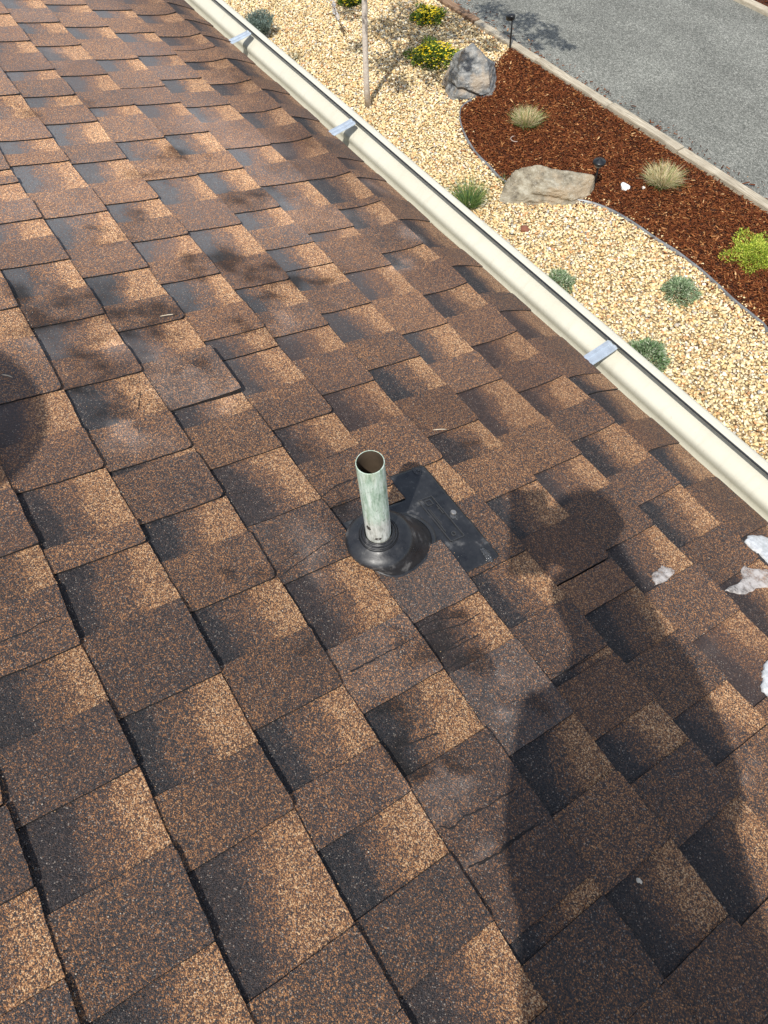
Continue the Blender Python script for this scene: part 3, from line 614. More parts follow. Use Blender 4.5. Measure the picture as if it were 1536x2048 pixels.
V, F = ringloft([hr(Ht - .0004, r1), hr(Ht - .01, r1), hr(.05, r1), hr(-.05, r1)], closed_top=True); pmesh('inner_wall', V, F, M_PIN, pipe, True)
M_SMUDGE = simple('dark_scrape', (.05, .045, .04), .7)
for (a, h, w_, hh, s_) in ((-1.25, .098, .004, .007, 1), (-.55, .070, .006, .005, 2)):
    V, F = [], []; pts = 14
    for i in range(pts):
        t = 2 * math.pi * i / pts; k = 1 + .4 * float(vnoise(math.cos(t) * 2 + s_, math.sin(t) * 2)); aa = a + w_ / r0 * math.cos(t) * k; V.append(((r0 + .0003) * math.cos(aa), (r0 + .0003) * math.sin(aa), h + hh * math.sin(t) * k))
    F = [tuple(range(pts))]; pmesh('scrape', V, F, M_SMUDGE, pipe)

# ------------------------------------------------------------------ whitish patches and bits lying on the roof
def mat_white_residue():
    t = MT('white_residue'); v = t.co(); f = t.noise(v, 120, 4); t.col(t.ramp(f, [(.3, (.40, .41, .41)), (.55, (.62, .63, .63)), (.7, (.74, .75, .76))]))
    t.set(Roughness=.35); t.b.inputs['Subsurface Weight'].default_value = .0; t.b.inputs['Transmission Weight'].default_value = .12; t.bump(f, .5, .002); return t.m
def mat_veil():
    t = MT('translucent_residue'); v = t.co(); f = t.noise(v, 90, 4, .6); t.col((.62, .58, .55)); t.set(Roughness=.4)
    a = t.ramp(f, [(.35, (.18, .18, .18)), (.62, (.75, .75, .75))]); t.l(a, t.b.inputs['Alpha']); t.bump(f, .4, .002); return t.m
M_WR = mat_white_residue(); M_VEIL = mat_veil()
def patch(X, Y, poly, mat, label, h=.0022, seed=0):
    """poly: outline in metres round X, Y on the roof"""
    z0 = max(topz(X + a, Y + b) for a, b in poly[::3]) if False else topz(X, Y)
    e_ = empty('white_patch', roofw(X, Y, 0), (-TH, 0, 0), label, 'residue patch', 'whitish patches on the right side of the roof')
    P = []
    for i in range(len(poly)):
        a, b = poly[i], poly[(i + 1) % len(poly)]
        for j in range(5):
            t = j / 5; P.append((a[0] * (1 - t) + b[0] * t + .0025 * float(vnoise(i * 3.1 + j * .7, seed)), a[1] * (1 - t) + b[1] * t + .0025 * float(vnoise(i * 2.3 + j * .9, seed + 4))))
    cx = sum(p[0] for p in P) / len(P); cy = sum(p[1] for p in P) / len(P); rings_ = []
    for s_, hh in ((1, -.001), (.99, h * .6), (.93, h), (.75, h * 1.3), (.5, h * 1.2), (.25, h * 1.3), (.05, h * 1.2)):
        rings_.append([Vector((cx + (p[0] - cx) * s_, cy + (p[1] - cy) * s_, topz(X + cx + (p[0] - cx) * s_, Y + cy + (p[1] - cy) * s_) + hh + .0006 * float(vnoise(p[0] * s_ * 90, p[1] * s_ * 90 + seed)))) for p in P])
    V, F = ringloft(rings_, closed_top=True); pmesh('residue', V, F, mat, e_, True)
patch(-0.2311, 0.927, [(-0.0114, -0.019), (-0.0134, 0.0084), (-0.0165, 0.015), (0.0011, 0.0287), (0.0093, 0.025), (0.0108, -0.0054), (0.0066, -0.0269), (-0.0031, -0.0272)], M_VEIL, 'small translucent whitish patch with brown shingle showing through', 0.0012, 1)
patch(-0.1471, 1.0971, [(-0.0056, -0.077), (-0.0016, -0.0482), (-0.004, -0.0216), (-0.0176, -0.0129), (-0.0242, 0.0031), (-0.01, 0.0141), (0.0053, 0.0358), (0.0182, 0.0523), (0.0393, 0.0297), (0.0244, -0.0144), (0.0212, -0.0467), (0.0064, -0.0673)], M_VEIL, 'larger translucent whitish patch across two shingles near the right edge', 0.0018, 2)
patch(-0.1806, 1.1802, [(-0.0256, -0.0263), (-0.0323, -0.0079), (-0.0256, 0.0223), (-0.0057, 0.0543), (0.036, 0.0199), (0.0542, -0.0256), (0.0279, -0.0262), (0.0057, -0.0226), (-0.0078, -0.0317)], M_WR, 'opaque white patch just below the gutter at the right edge', 0.003, 3)
patch(0.0019, 0.9552, [(-0.0118, -0.0187), (-0.019, 0.0043), (-0.0158, 0.0315), (0.0081, 0.036), (0.037, -0.0083), (0.0294, -0.0512), (0.0083, -0.0493), (0.0017, -0.0306)], M_WR, 'opaque white lumpy patch cut off by the right edge lower down', 0.004, 4)
M_TWIG = simple('dry_twig', (.50, .42, .31), .8, var=.3, scale=90); M_TWIGD = simple('dark_twig', (.07, .045, .03), .8, var=.3, scale=90)
def twig(a, b, label, dark=False, r=.0011):
    za, zb = topz(*a), topz(*b); pa, pb_ = roofw(a[0], a[1], za + .0025), roofw(b[0], b[1], zb + .002)
    mid = pa.lerp(pb_, .5) + Vector((.001, .0015, .0012)); V, F = tube([pa, pa.lerp(mid, .5), mid, mid.lerp(pb_, .5), pb_], [r * .5, r, r * .9, r, r * .6], 7)
    o = pmesh('twig', V, F, M_TWIGD if dark else M_TWIG, None, True)
    meta(o, label, 'twig', 'small twigs lying on the shingles')
twig((-1.1129, 0.0593), (-1.0994, 0.0736), 'short pale twig at the left edge of the roof', False)
twig((-1.1941, 0.3822), (-1.1904, 0.4128), 'pale twig with a dark end on a stained shingle at upper left', False)
twig((-0.7047, 0.7382), (-0.6951, 0.7673), 'pale twig on the shingles above the vent pipe', False)
twig((-1.1918, 0.408), (-1.1883, 0.414), 'dark bud lying at the tip of the pale twig, upper left', True, .0016)
V, F = blob((0, 0, 0), (.0040, .0032), .003, 9); o = pmesh('pebble', V, F, simple('pale_pebble', (.58, .52, .42), .8), None, True); o.location = roofw(0.0969, 0.4884, topz(0.0969, 0.4884)); o.rotation_euler = (-TH, 0, 0)
meta(o, 'tiny pale pebble on the shaded shingles near the lower right', 'pebble')

# ------------------------------------------------------------------ the yard: ground, gravel, mulch, drive
def mat_ground_tan():
    t = MT('gravel_bed'); v = t.co(); vo = t.vor(v, 46); f = t.n('ShaderNodeSeparateColor'); t.l(vo.outputs['Color'], f.inputs[0])
    c = t.ramp(f.outputs[0], [(0, (.34, .25, .14)), (.5, (.50, .38, .21)), (1, (.62, .50, .31))]); k = t.ramp(vo.outputs['Distance'], [(.2, (1, 1, 1)), (.9, (.25, .22, .2))])
    t.col(t.mix(1.0, c, k, 'MULTIPLY')); t.set(Roughness=.9); t.bump(t.math('SUBTRACT', 1., vo.outputs['Distance']), .9, .02); return t.m
def mat_mulch_base():
    t = MT('mulch_bed'); v = t.co(); mp = t.n('ShaderNodeMapping'); t.l(v, mp.inputs['Vector']); mp.inputs['Scale'].default_value = (1, 2.2, 1)
    f = t.noise(mp.outputs[0], 60, 4, .7); t.col(t.ramp(f, [(.3, (.022, .008, .004)), (.6, (.085, .026, .010)), (.8, (.17, .06, .022))])); t.set(Roughness=.95); t.bump(f, 1, .02); return t.m
def mat_drive():
    t = MT('grey_crushed_stone'); v = t.co(); vo = t.vor(v, 95); vo2 = t.vor(v, 210); f = t.n('ShaderNodeSeparateColor'); t.l(vo.outputs['Color'], f.inputs[0]); f2 = t.n('ShaderNodeSeparateColor'); t.l(vo2.outputs['Color'], f2.inputs[0])
    big = t.noise(v, 1.3, 5, .6); mp = t.n('ShaderNodeMapping'); t.l(v, mp.inputs['Vector']); mp.inputs['Scale'].default_value = (.35, 1.4, 1); tr_ = t.noise(mp.outputs[0], 2.2, 4, .6)
    x = t.math('ADD', t.math('MULTIPLY', f.outputs[0], .55), t.math('MULTIPLY', f2.outputs[1], .45))
    c = t.ramp(x, [(.05, (.075, .080, .070)), (.4, (.160, .162, .142)), (.7, (.255, .258, .228)), (.95, (.44, .44, .39))])
    c = t.mix(t.math('GREATER_THAN', f2.outputs[2], .985), c, (.62, .60, .54))
    k = t.ramp(t.math('ADD', t.math('MULTIPLY', big, .5), t.math('MULTIPLY', tr_, .5)), [(.38, (.70, .70, .70)), (.62, (1.0, 1.0, 1.0))])
    t.col(t.mix(1.0, c, k, 'MULTIPLY')); t.set(Roughness=.95); t.bump(t.math('SUBTRACT', 1., vo.outputs['Distance']), .8, .006); return t.m
M_GT, M_MB, M_DR = mat_ground_tan(), mat_mulch_base(), mat_drive()
# ground sheet to the horizon
o = pmesh('ground', [(-400, -400, -.03), (400, -400, -.03), (400, 400, -.03), (-400, 400, -.03)], [(0, 1, 2, 3)], simple('dry_soil', (.26, .20, .13), .95, var=.25, scale=.6)); meta(o, kind='structure')
G = lambda x, y: ground(x, y)[:2]
YT = 5.432          # near face of the timber edging
edge_px = [(1006, 104), (990, 130), (975, 165), (950, 200), (925, 214), (918, 228), (922, 262), (945, 305), (975, 335), (1003, 365), (1040, 385), (1100, 400), (1160, 405), (1203, 415), (1250, 440), (1300, 475), (1345, 505), (1390, 535), (1430, 570), (1470, 610), (1510, 640), (1536, 665)]
edge = [tuple(G(*q)) for q in edge_px]
last = edge[-1]; edge += [(last[0] + .5, last[1] - .30), (last[0] + 1.1, last[1] - .42), (last[0] + 2.2, last[1] - .3), (last[0] + 3.4, YT)]
edge[0] = (edge[0][0], YT)
mulch_poly = edge
def inside(P, poly):
    x, y = P[:, 0], P[:, 1]; c = np.zeros(len(P), bool); n = len(poly)
    for i in range(n):
        x1, y1 = poly[i]; x2, y2 = poly[(i + 1) % n]
        if y1 == y2: continue
        c ^= ((y1 > y) != (y2 > y)) & (x < (x2 - x1) * (y - y1) / (y2 - y1) + x1)
    return c
o = pmesh('gravel_bed', [(-14, .2, .0), (5, .2, .0), (5, YT + .02, .0), (-14, YT + .02, .0)], [(0, 1, 2, 3)], M_GT); meta(o, kind='structure')
o = pmesh('mulch_bed', [(a, b, .006) for a, b in mulch_poly], [tuple(range(len(mulch_poly)))[::-1]], M_MB); meta(o, kind='structure')
YD0, YD1 = YT + .095, ground(1500, 18)[1]
o = pmesh('driveway', [(-30, YD0 - .02, -.004), (14, YD0 - .02, -.004), (14, 8.15, -.004), (-30, 8.15, -.004)], [(0, 1, 2, 3)], M_DR); meta(o, kind='structure')
fa, fb = ground(1467, 0), ground(1536, 33)
dirf = (fb - fa)[:2]; dirf /= np.linalg.norm(dirf)
nf = np.array([-dirf[1], dirf[0]])
if nf[1] < 0: nf = -nf
f0 = fa[:2] - dirf * 9; f1 = fa[:2] + dirf * 9
q = [f0 + nf * .04, f1 + nf * .04, f1 + nf * 5, f0 + nf * 5]
o = pmesh('mulch_bed', [(a[0], a[1], .010) for a in q], [(0, 1, 2, 3)], M_MB); meta(o, kind='structure')

def mat_attr(name, rough=.8, gain=1.0, spec=.3, bump=0, scale=80):
    t = MT(name); at = t.n('ShaderNodeAttribute', attribute_name='col'); f = t.noise(t.co(), scale, 3); k = t.ramp(f, [(.3, (.82, .82, .82)), (.7, (1.12, 1.12, 1.12))])
    t.col(t.mix(1.0, at.outputs['Color'], k, 'MULTIPLY')); t.set(Roughness=rough); t.b.inputs['Specular IOR Level'].default_value = spec
    if bump: t.bump(f, bump, .003)
    return t.m
M_PEB, M_CHIP = mat_attr('tan_pebbles', .75), mat_attr('red_bark_chips', .85, spec=.15)
ph = (1 + 5 ** .5) / 2
ICO = np.array([(-1, ph, 0), (1, ph, 0), (-1, -ph, 0), (1, -ph, 0), (0, -1, ph), (0, 1, ph), (0, -1, -ph), (0, 1, -ph), (ph, 0, -1), (ph, 0, 1), (-ph, 0, -1), (-ph, 0, 1)]) / math.sqrt(1 + ph * ph)
ICF = np.array([(0, 11, 5), (0, 5, 1), (0, 1, 7), (0, 7, 10), (0, 10, 11), (1, 5, 9), (5, 11, 4), (11, 10, 2), (10, 7, 6), (7, 1, 8), (3, 9, 4), (3, 4, 2), (3, 2, 6), (3, 6, 8), (3, 8, 9), (4, 9, 5), (2, 4, 11), (6, 2, 10), (8, 6, 7), (9, 8, 1)])
def scatter(P, base, faces, scl, cols, yaw, tilt, zz):
    n = len(P); B = base[None] * scl[:, None, :]
    if base is ICO: B = B * (1 + .22 * (RS.rand(n, len(base), 1) - .5) * 2)
    cy, sy = np.cos(yaw)[:, None], np.sin(yaw)[:, None]; ct_, st_ = np.cos(tilt)[:, None], np.sin(tilt)[:, None]
    x, y, z = B[..., 0], B[..., 1], B[..., 2]
    x, z = x * ct_ - z * st_, x * st_ + z * ct_
    x, y = x * cy - y * sy, x * sy + y * cy
    V = np.stack([x + P[:, :1], y + P[:, 1:2], z + zz[:, None]], 2).reshape(-1, 3)
    F = (faces[None] + (np.arange(n) * len(base))[:, None, None]).reshape(-1, faces.shape[1])
    return V, F, np.repeat(cols, len(base), 0)
def palette(n, stops):
    c = np.array([s[:3] for s in stops]); w_ = np.array([s[3] for s in stops]); i = RS.choice(len(c), n, p=w_ / w_.sum()); r = c[i] * (1 + .22 * (RS.rand(n, 1) - .5) * 2) * (1 + .06 * (RS.rand(n, 3) - .5))
    return np.concatenate([r, np.ones((n, 1))], 1)
pitch = .0172
gx, gy = np.meshgrid(np.arange(-9.9, .2, pitch), np.arange(2.75, YT - .012, pitch), indexing='ij'); P = np.stack([gx.ravel(), gy.ravel()], 1) + (RS.rand(gx.size, 2) - .5) * pitch * 1.3
P = P[(P[:, 1] < YT - .01) & ~((P[:, 0] > -1.2 + (P[:, 1] - 2.75) * 0) & (P[:, 1] < 3.0))]
P = P[~inside(P, mulch_poly)]
P = P[P[:, 1] > 2.75 + np.clip(-(P[:, 0] + 6) * .12, 0, 1)]
n = len(P); s_ = np.exp(RS.randn(n) * .26) * .0096; s_ = np.clip(s_, .005, .018)
scl = np.stack([s_ * (1.0 + .55 * RS.rand(n)), s_ * (.75 + .3 * RS.rand(n)), s_ * (.55 + .25 * RS.rand(n))], 1)
cols = palette(n, [(.78, .61, .34, 4.4), (.70, .51, .25, 3.4), (.82, .70, .46, 3), (.58, .38, .17, 1.6), (.42, .29, .16, .4), (.56, .50, .40, .6), (.38, .37, .34, .25), (.60, .32, .15, .5), (.88, .80, .62, 1.1)])
V, F, Cc = scatter(P, ICO, ICF, scl, cols, RS.rand(n) * 6.28, (RS.rand(n) - .5) * .9, .004 + RS.rand(n) * .012)
o = fastmesh('gravel', V, F, M_PEB, None, True, Cc); o['kind'] = 'stuff'; print('pebbles', n)
# bark chips
CH = np.array([(-1, -1, -1), (1, -.7, -1), (1, .7, -1), (-1, 1, -1), (-1, -1, 1), (1, -.7, 1), (1, .7, 1), (-1, 1, 1)], float) * .5; CHF = np.array([(0, 3, 2, 1), (4, 5, 6, 7), (0, 1, 5, 4), (1, 2, 6, 5), (2, 3, 7, 6), (3, 0, 4, 7)])
def chips(P, name='bark_mulch'):
    n = len(P); L_ = np.clip(np.exp(RS.randn(n) * .50) * .019, .007, .07); W_ = np.clip(L_ * (.12 + .25 * RS.rand(n)), .003, .014)
    cols = palette(n, [(.12, .034, .012, 4), (.19, .060, .020, 3.6), (.060, .019, .008, 2.4), (.28, .105, .036, 1.5), (.44, .21, .08, .45), (.60, .36, .17, .14)])
    V, F, Cc = scatter(P, CH, CHF, np.stack([L_, W_, np.full(n, .0035) + .002 * RS.rand(n)], 1), cols, RS.rand(n) * 6.28, (RS.rand(n) - .5) * .8, .010 + RS.rand(n) * .016)
    o = fastmesh(name, V, F, M_CHIP, None, False, Cc); o['kind'] = 'stuff'
a = np.array(mulch_poly); n = 75000; P = RS.rand(n, 2) * (np.array([-.2, YT - .008]) - a.min(0)) + a.min(0); P = P[inside(P, mulch_poly)]; chips(P)
n = 9000; u = RS.rand(n, 2); P = fa[:2] + dirf * (u[:, :1] * 3.2 - .8) + nf * (u[:, 1:] * 1.6 + .11); chips(P)
# stray pebbles and chips spilled across the strip, and leaf litter on the pebbles
el = np.array(edge[1:-3]); n = 420; i = RS.randint(len(el), size=n); P = el[i] + RS.randn(n, 2) * .055; chips(P, 'spilled_bark')
n = 260; i = RS.randint(len(el), size=n); P = el[i] + RS.randn(n, 2) * .05; s_ = .008 * (.6 + .7 * RS.rand(n)); V, F, Cc = scatter(P, ICO, ICF, np.stack([s_ * 1.2, s_, s_ * .7], 1), palette(n, [(.78, .61, .34, 4), (.6, .42, .2, 2)]), RS.rand(n) * 6.28, RS.rand(n) * .5, .022 + 0 * s_); o = fastmesh('spilled_pebbles', V, F, M_PEB, None, True, Cc); o['kind'] = 'stuff'
n = 900; P = RS.rand(n, 2) * [8.4, 2.3] + [-9, 3.1]; P = P[~inside(P, mulch_poly)]; n = len(P); V, F, Cc = scatter(P, CH, CHF, np.stack([.018 + .035 * RS.rand(n) ** 2, .002 + .004 * RS.rand(n), np.full(n, .0015)], 1), palette(n, [(.24, .13, .06, 2), (.14, .08, .04, 1), (.45, .32, .18, 1)]), RS.rand(n) * 6.28, (RS.rand(n) - .5) * .5, .020 + .004 * RS.rand(n)); o = fastmesh('leaf_litter', V, F, M_CHIP, None, False, Cc); o['kind'] = 'stuff'
n = 700; P = RS.rand(n, 2) * [12, .22] ; P[:, 1] = YD0 + P[:, 1] ** 1.0 * RS.rand(n); P[:, 0] -= 11; chips(P, 'bark_on_driveway')
# ------------------------------------------------------------------ timber edging, thin strip edging
def mat_wood(name, c0, c1):
    t = MT(name); v = t.co(); mp = t.n('ShaderNodeMapping'); t.l(v, mp.inputs['Vector']); mp.inputs['Scale'].default_value = (.08, 1, 1); f = t.noise(mp.outputs[0], 90, 5, .65); k = t.noise(v, 6, 3)
    c = t.ramp(f, [(.28, [x * .5 for x in c0]), (.45, c0), (.7, c1)]); c = t.mix(t.math('MULTIPLY', t.ramp(k, [(.45, (0, 0, 0)), (.7, (1, 1, 1))]), .4), c, [x * .6 for x in c0]); t.col(c); t.set(Roughness=.85); t.bump(f, .5, .003); return t.m
M_W1 = mat_wood('grey_weathered_wood', (.40, .345, .255), (.58, .52, .41)); M_W2 = mat_wood('brown_weathered_wood', (.22, .13, .075), (.36, .25, .16))
def timber(x0, x1, y, mat, label, dz=0.0, rot=0.0, name='timber_board'):
    L_ = x1 - x0; bm = bmesh.new(); addbox(bm, Vector((0, 0, 0)), (L_, .088, .09), None, .004)
    bmesh.ops.subdivide_edges(bm, edges=[e for e in bm.edges if abs(e.verts[0].co.x - e.verts[1].co.x) > L_ * .5], cuts=14)
    for v_ in bm.verts: v_.co.z += .0035 * float(vnoise(v_.co.x * 3 + x0, v_.co.y * 8)); v_.co.y += .004 * float(vnoise(v_.co.x * 1.6 + x0 * 2, 1.5))
    o = bmobj(name, bm, mat, None); o.location = ((x0 + x1) / 2, y + .044, -.012 + dz); o.rotation_euler = (0, 0, rot); meta(o, label, 'timber', 'timber boards edging the driveway')
xs = [ground(q[0], q[1])[0] for q in ((1076, 125), (1216, 216), (1357, 306))]
timber(-11.2, xs[0] - 1.02, YT + .000, M_W2, 'brown timber edging board at the top, beside the yellow flowers', .002)
timber(xs[0] - 1.01, xs[0] - .005, YT + .001, M_W1, 'weathered edging board just behind the winged path light', -.002)
timber(xs[0] + .005, xs[1] + .01, YT + .003, M_W1, 'grey timber edging board next to the upper dry grass tuft', .004, -.003)
timber(xs[1] + .02, xs[2], YT + .010, M_W1, 'grey timber edging board in the middle of the driveway edge', .010, .004)
timber(xs[2] + .01, 0.6, YT + .012, M_W1, 'long grey timber edging board nearest the right side of the photo', .003, 0.0)
L_ = 9.0; bm = bmesh.new(); addbox(bm, Vector((0, 0, 0)), (L_, .088, .09), None, .004)
o = bmobj('timber_board', bm, M_W1, None); mid = fa[:2] + dirf * (.6 - 1.2) + nf * .044; o.location = (mid[0], mid[1], -.010); o.rotation_euler = (0, 0, math.atan2(dirf[1], dirf[0])); meta(o, 'timber board on the far side of the driveway, top right corner', 'timber', 'timber boards edging the driveway')
# thin metal/plastic strip between pebbles and mulch
pts = edge[1:-1]; dense = []
for i in range(len(pts) - 1):
    for j in range(6): t = j / 6; dense.append((pts[i][0] * (1 - t) + pts[i + 1][0] * t, pts[i][1] * (1 - t) + pts[i + 1][1] * t))
dn = np.array(dense); ker = np.ones(7) / 7; dn2 = dn.copy()
for a_ in (0, 1): dn2[3:-3, a_] = np.convolve(dn[:, a_], ker, 'valid')
V, F = [], []
for i in range(len(dn2)):
    d = dn2[min(i + 1, len(dn2) - 1)] - dn2[max(i - 1, 0)]; d /= np.linalg.norm(d); nn = np.array([-d[1], d[0]]) * .005; h = .034 + .006 * float(vnoise(i * .21, 4.0))
    V += [(dn2[i][0] - nn[0], dn2[i][1] - nn[1], -.01), (dn2[i][0] - nn[0], dn2[i][1] - nn[1], h), (dn2[i][0] + nn[0], dn2[i][1] + nn[1], h), (dn2[i][0] + nn[0], dn2[i][1] + nn[1], -.01)]
for i in range(len(dn2) - 1):
    for j in range(3): F.append((i * 4 + j, i * 4 + j + 1, (i + 1) * 4 + j + 1, (i + 1) * 4 + j))
o = pmesh('edging_strip', V, F, simple('grey_edging', (.20, .21, .215), .45, .2, var=.3, scale=12), None, True); meta(o, 'thin grey edging strip curving between tan gravel and red mulch', 'garden edging')

# ------------------------------------------------------------------ boulders
def mat_rock(name, cs, scale=5, patch=(.40, .30, .20), warp_=1.0):
    t = MT(name); v = t.co(); mp = t.n('ShaderNodeMapping'); t.l(v, mp.inputs['Vector']); mp.inputs['Scale'].default_value = (1, 1, 2.2); mp.inputs['Rotation'].default_value = (.5, .3, .2)
    f = t.noise(mp.outputs[0], scale * 2, 7, .65); g_ = t.noise(v, scale * .8, 4, .6); sp = t.noise(v, scale * 14, 3, .6)
    c = t.ramp(f, [(.30, cs[0]), (.48, cs[1]), (.62, cs[2]), (.78, cs[3])]); c = t.mix(t.math('MULTIPLY', t.ramp(g_, [(.5, (0, 0, 0)), (.62, (1, 1, 1))]), .65), c, patch)
    c = t.mix(t.math('MULTIPLY', t.math('GREATER_THAN', sp, .62), .35), c, (.6, .57, .5)); t.col(c); t.set(Roughness=.72); t.bump(t.math('ADD', f, t.math('MULTIPLY', sp, .3)), .8, .02); return t.m
def boulder(name, loc, yaw, planes, size, mat, seed, label):
    bm = bmesh.new(); bmesh.ops.create_icosphere(bm, subdivisions=5, radius=1.0)
    pl = [(Vector(n_).normalized(), d_) for n_, d_ in planes]
    for v_ in bm.verts:
        d = v_.co.normalized(); r = min([1.15] + [dd / max(1e-3, d.dot(nn)) for nn, dd in pl if d.dot(nn) > 1e-3])
        p_ = d * r; p_ = Vector((p_.x * size[0], p_.y * size[1], p_.z * size[2]))
        q = p_ * 6; p_ += d * (.012 * float(fnoise(q.x + seed, q.y, q.z, 4)) + .006 * float(vnoise(q.x * 5, q.y * 5, q.z * 12)))
        if seed == 3:
            cz = p_.z + .055 + .10 * p_.x + .03 * math.sin(p_.x * 14); m_ = math.exp(-(cz / .016) ** 2) * (1 if p_.y < 0 else 0) * max(0, 1 - ((p_.x + .02) / .22) ** 4); p_ -= d * .055 * m_
            if cz < -.0 and p_.y < 0: p_ += d * .012
        else:
            cz = p_.z - .02 + .16 * p_.x; p_ -= d * .012 * math.exp(-(cz / .012) ** 2)
        v_.co = p_
    o = bmobj(name, bm, mat, None, False); o.location = loc; o.rotation_euler = (0, 0, yaw); meta(o, label, 'boulder', 'boulders beside the mulch bed'); return o
R1 = mat_rock('blue_grey_rock', ((.055, .06, .062), (.165, .172, .172), (.30, .30, .285), (.55, .53, .48)), 5, (.42, .33, .23))
R2 = mat_rock('olive_grey_rock', ((.10, .085, .06), (.26, .225, .16), (.38, .35, .27), (.56, .52, .43)), 6, (.36, .27, .17))
rt = Vector(RW[0]); rt.z = 0; rt.normalize(); yaw = math.atan2(rt.y, rt.x)     # lies across the view
c1 = ground(950, 180); c2 = ground(1100, 393)
boulder('boulder', (c1[0] - .02, c1[1] - .05, .11), yaw, [((-.9, -.2, .35), .62), ((.1, -.75, .65), .55), ((.95, -.2, .25), .72), ((.7, .2, .8), .80), ((0, 1, .1), .6), ((0, -.95, -.1), .72), ((-.4, .3, .9), .90), ((0, 0, -1), .8), ((.2, -1, .15), .70)], (.285, .23, .30), R1, 3, 'upright blue-grey boulder beside the yellow flowering plant')
boulder('boulder', (c2[0] - .03, c2[1] - .02, .05), yaw - .10, [((-.5, -.4, .75), .62), ((.35, -.25, .9), .58), ((0, -1, .25), .68), ((.95, -.2, .1), .92), ((-.9, .1, .2), .9), ((0, .9, .3), .6), ((.75, -.5, .5), .72), ((-.1, -.7, .8), .66), ((0, 0, -1), .6)], (.395, .19, .225), R2, 8, 'long flat olive-grey boulder between tan gravel and mulch')
def stone(px, r, c, label, name='stone', z=.5):
    g_ = ground(*px); bm = bmesh.new(); bmesh.ops.create_icosphere(bm, subdivisions=3, radius=1)
    for v_ in bm.verts:
        p_ = v_.co; k = 1 + .25 * float(vnoise(p_.x * 1.4 + px[0], p_.y * 1.4, p_.z * 1.4)); v_.co = Vector((p_.x * r[0] * k, p_.y * r[1] * k, p_.z * r[2] * k))
    o = bmobj(name, bm, simple('stone_' + name, c, .8, var=.15, scale=30), None, True); o.location = (g_[0], g_[1], r[2] * z + .008); meta(o, label, 'stone')
stone((1048, 463), (.042, .034, .030), (.22, .085, .05), 'reddish brown round stone alone on the tan gravel')
stone((1249, 379), (.048, .036, .028), (.85, .85, .82), 'bright white stone in the red mulch', 'stone')
stone((1286, 379), (.018, .016, .012), (.80, .76, .68), 'small whitish stone in the mulch left of the dry tuft', 'stone')

# ------------------------------------------------------------------ plants
def blades(n, R, H, wd, cols, lean=.7, curve=.5, base_r=.25, seg=3, seed=0):
    """arching narrow leaves from a crown"""
    rs = np.random.RandomState(seed); V, F, Cc = [], [], []
    for i in range(n):
        a = rs.rand() * 6.283; br = base_r * R * math.sqrt(rs.rand()); bx, by = br * math.cos(a), br * math.sin(a)
        a2 = a + rs.randn() * .5; L_ = H * (.6 + .6 * rs.rand()); le = lean * (rs.rand() ** .7); c = np.array(cols[rs.randint(len(cols))]) * (.75 + .5 * rs.rand()); w_ = wd * (.7 + .6 * rs.rand()); tp = rs.rand() * 3.14
        for k in range(seg + 1):
            t = k / seg; rad = L_ * (le * t + curve * le * t * t) * .8; z = L_ * t * (1 - .35 * le * t)
            x, y = bx + rad * math.cos(a2), by + rad * math.sin(a2); ww = w_ * (1 - t) ** .6 * .5 + .0002
            V += [(x - ww * math.sin(a2 + tp), y + ww * math.cos(a2 + tp), z), (x + ww * math.sin(a2 + tp), y - ww * math.cos(a2 + tp), z)]; Cc += [tuple(c) + (1,)] * 2
        b = len(V) - 2 * (seg + 1)
        for k in range(seg): F.append((b + 2 * k, b + 2 * k + 1, b + 2 * k + 3, b + 2 * k + 2))
    return np.array(V), np.array(F), np.array(Cc)
def mound(n, R, H, leaf, cols, seed=0, power=.55, rag=.25, needle=3.0):
    """small leaves through the volume of a low dome"""
    rs = np.random.RandomState(seed); a = rs.rand(n) * 6.283; el = np.arcsin(rs.rand(n) ** .8); d = np.stack([np.cos(a) * np.cos(el), np.sin(a) * np.cos(el), np.sin(el)], 1)
    rr = (rs.rand(n) ** .25) * (1 + rag * vnoise(d[:, 0] * 2.6 + seed, d[:, 1] * 2.6, d[:, 2] * 2.6 + 3)); P = d * rr[:, None] * np.array([R, R, H])
    nr = d + rs.randn(n, 3) * .5; nr /= np.linalg.norm(nr, axis=1)[:, None]; t1 = np.cross(nr, rs.randn(n, 3)); t1 /= np.linalg.norm(t1, axis=1)[:, None]; t2 = np.cross(nr, t1); s_ = leaf * (.6 + .8 * rs.rand(n))[:, None]
    V = np.stack([P - nr * s_ * .3 * 1, P + t2 * s_ / needle, P + nr * s_ * needle * .45, P - t2 * s_ / needle], 1).reshape(-1, 3); F = np.arange(4 * n).reshape(n, 4)
    c = np.array(cols)[rs.randint(len(cols), size=n)] * (.7 + .6 * rs.rand(n, 1)); Cc = np.repeat(np.concatenate([c, np.ones((n, 1))], 1), 4, 0)
    V[:, 2] = np.maximum(V[:, 2], .002); return V, F, Cc
def mat_leaf(name):
    t = MT(name); at = t.n('ShaderNodeAttribute', attribute_name='col'); t.col(at.outputs['Color']); t.set(Roughness=.6); t.b.inputs['Specular IOR Level'].default_value = .25
    tl = t.n('ShaderNodeBsdfTranslucent'); t.l(at.outputs['Color'], tl.inputs[0]); mx = t.n('ShaderNodeMixShader', i_0=.22); out = t.N['Material Output']; t.l(t.b.outputs[0], mx.inputs[1]); t.l(tl.outputs[0], mx.inputs[2]); t.l(mx.outputs[0], out.inputs[0]); return t.m
M_LEAF = mat_leaf('leaf')
